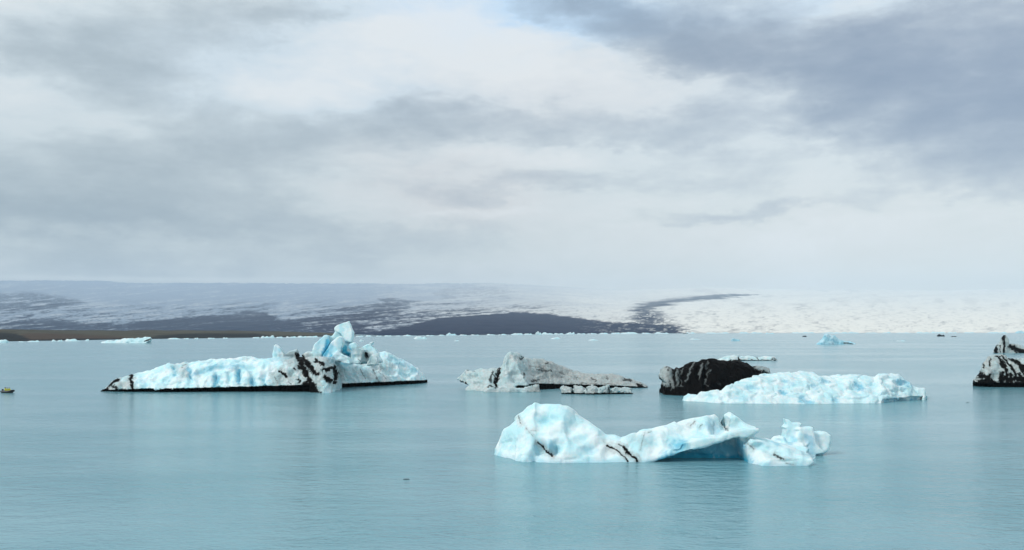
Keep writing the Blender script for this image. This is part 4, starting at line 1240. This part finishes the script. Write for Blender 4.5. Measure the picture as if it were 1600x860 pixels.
def slab(x0, x1, y0, y1, z0, z1, nose=0.0):
    V = np.array([(x0, y0, z0), (x1, y0 * (1 - nose), z0), (x1, y1 * (1 - nose), z0), (x0, y1, z0),
                  (x0, y0, z1), (x1, y0 * (1 - nose), z1), (x1, y1 * (1 - nose), z1), (x0, y1, z1)], float)
    Q = np.array([(0, 3, 2, 1), (4, 5, 6, 7), (0, 1, 5, 4), (1, 2, 6, 5), (2, 3, 7, 6), (3, 0, 4, 7)])
    return V, Q


link("hull_floor", mesh_from("hull_floor", *slab(-2.1, 1.9, -.75, .75, -.12, .22, .75), RUB, False), parent=boat)
link("transom", mesh_from("transom", *slab(-2.15, -2.08, -.62, .62, -.05, .62), GREY, False), parent=boat)
for sx in (-1.0, .2):
    link("bench", mesh_from("bench", *slab(sx - .16, sx + .16, -.62, .62, .55, .62), GREY, False), parent=boat)
mo = link("outboard_motor", mesh_from("outboard_motor", *slab(-2.55, -2.16, -.17, .17, .62, 1.0, .25), MOT, False), parent=boat)
link("motor_leg", mesh_from("motor_leg", *slab(-2.36, -2.22, -.06, .06, -.4, .63), MOT, False), parent=mo)


def person_mesh():
    """seated figure, one continuous skin: pelvis at the origin, facing +x"""
    P = [(0, 0, .10), (.02, 0, .30), (.03, 0, .50), (.03, 0, .58), (.05, 0, .68), (.06, 0, .80)]
    R = [.17, .17, .19, .075, .10, .085]
    E = [(0, 1), (1, 2), (2, 3), (3, 4), (4, 5)]
    for s in (1, -1):
        i = len(P)
        P += [(.03, .20 * s, .50), (.12, .26 * s, .26), (.34, .17 * s, .18), (.42, .14 * s, .17)]
        R += [.085, .065, .05, .042]
        E += [(2, i), (i, i + 1), (i + 1, i + 2), (i + 2, i + 3)]
        i = len(P)
        P += [(.10, .12 * s, .08), (.44, .15 * s, .12), (.46, .15 * s, -.26), (.58, .15 * s, -.30)]
        R += [.11, .09, .07, .055]
        E += [(0, i), (i, i + 1), (i + 1, i + 2), (i + 2, i + 3)]
    me = bpy.data.meshes.new("person_skin")
    me.from_pydata(P, E, [])
    o = bpy.data.objects.new("person_skin", me)
    COL.objects.link(o)
    o.modifiers.new("s", 'SKIN')
    for i, sv in enumerate(me.skin_vertices[0].data):
        sv.radius = (R[i], R[i])
        sv.use_root = (i == 0)
    o.modifiers.new("d", 'SUBSURF').levels = 1
    dg = bpy.context.evaluated_depsgraph_get()
    m2 = bpy.data.meshes.new_from_object(o.evaluated_get(dg))
    bpy.data.objects.remove(o)
    m2.materials.clear()
    for m in (YEL, SKIN):
        m2.materials.append(m)
    for p in m2.polygons:
        c = p.center
        p.material_index = 1 if (c.z > .60 or (c.x > .37 and c.z > .13 and c.z < .24 and abs(c.y) < .2 and False)) else 0
        p.use_smooth = True
    return m2


PM = person_mesh()
cap_v, cap_q = tube([(-.05, 0, .70), (-.045, 0, .76), (.03, 0, .86), (.05, 0, .905)], [.07, .115, .115, .04], 10)
CAPM = mesh_from("hat", cap_v, cap_q, HAIR)
for (x, y, z, rz, lab) in ((-1.5, .35, .62, 0, "person in yellow suit steering at the stern of the inflatable boat"),
                           (-.9, -.3, .64, 10, "person in yellow suit on the rear bench of the inflatable boat"),
                           (.2, .28, .64, -15, "person in yellow suit on the front bench, far side of the inflatable boat"),
                           (.3, -.32, .64, 20, "person in yellow suit on the front bench, near side of the inflatable boat")):
    w = boat.rotation_euler.z
    o = link("person", PM, (boat.location.x + x * math.cos(w) - y * math.sin(w), boat.location.y + x * math.sin(w) + y * math.cos(w), z - .02), lab, "person",
             "crew of the inflatable boat")
    o.rotation_euler = (0, 0, w + math.radians(rz))
    link("hat", CAPM, parent=o)

# ------------------------------------------------------------------ air
hz, gh, ph = new_mat("haze_air")
gh.t.nodes.clear()
ov = gh.n('ShaderNodeOutputMaterial')
pv = gh.n('ShaderNodeVolumePrincipled')
pv.inputs['Color'].default_value = (0.66, 0.80, 0.94, 1)
pv.inputs['Density'].default_value = 2.3e-5
pv.inputs['Anisotropy'].default_value = 0.0
gh.link(pv.outputs[0], ov.inputs['Volume'])
Vh, Qh = slab(-47000, 47000, -700, 47000, -5, 2300)
link("haze", mesh_from("haze", Vh, Qh, hz, False), kind='stuff')
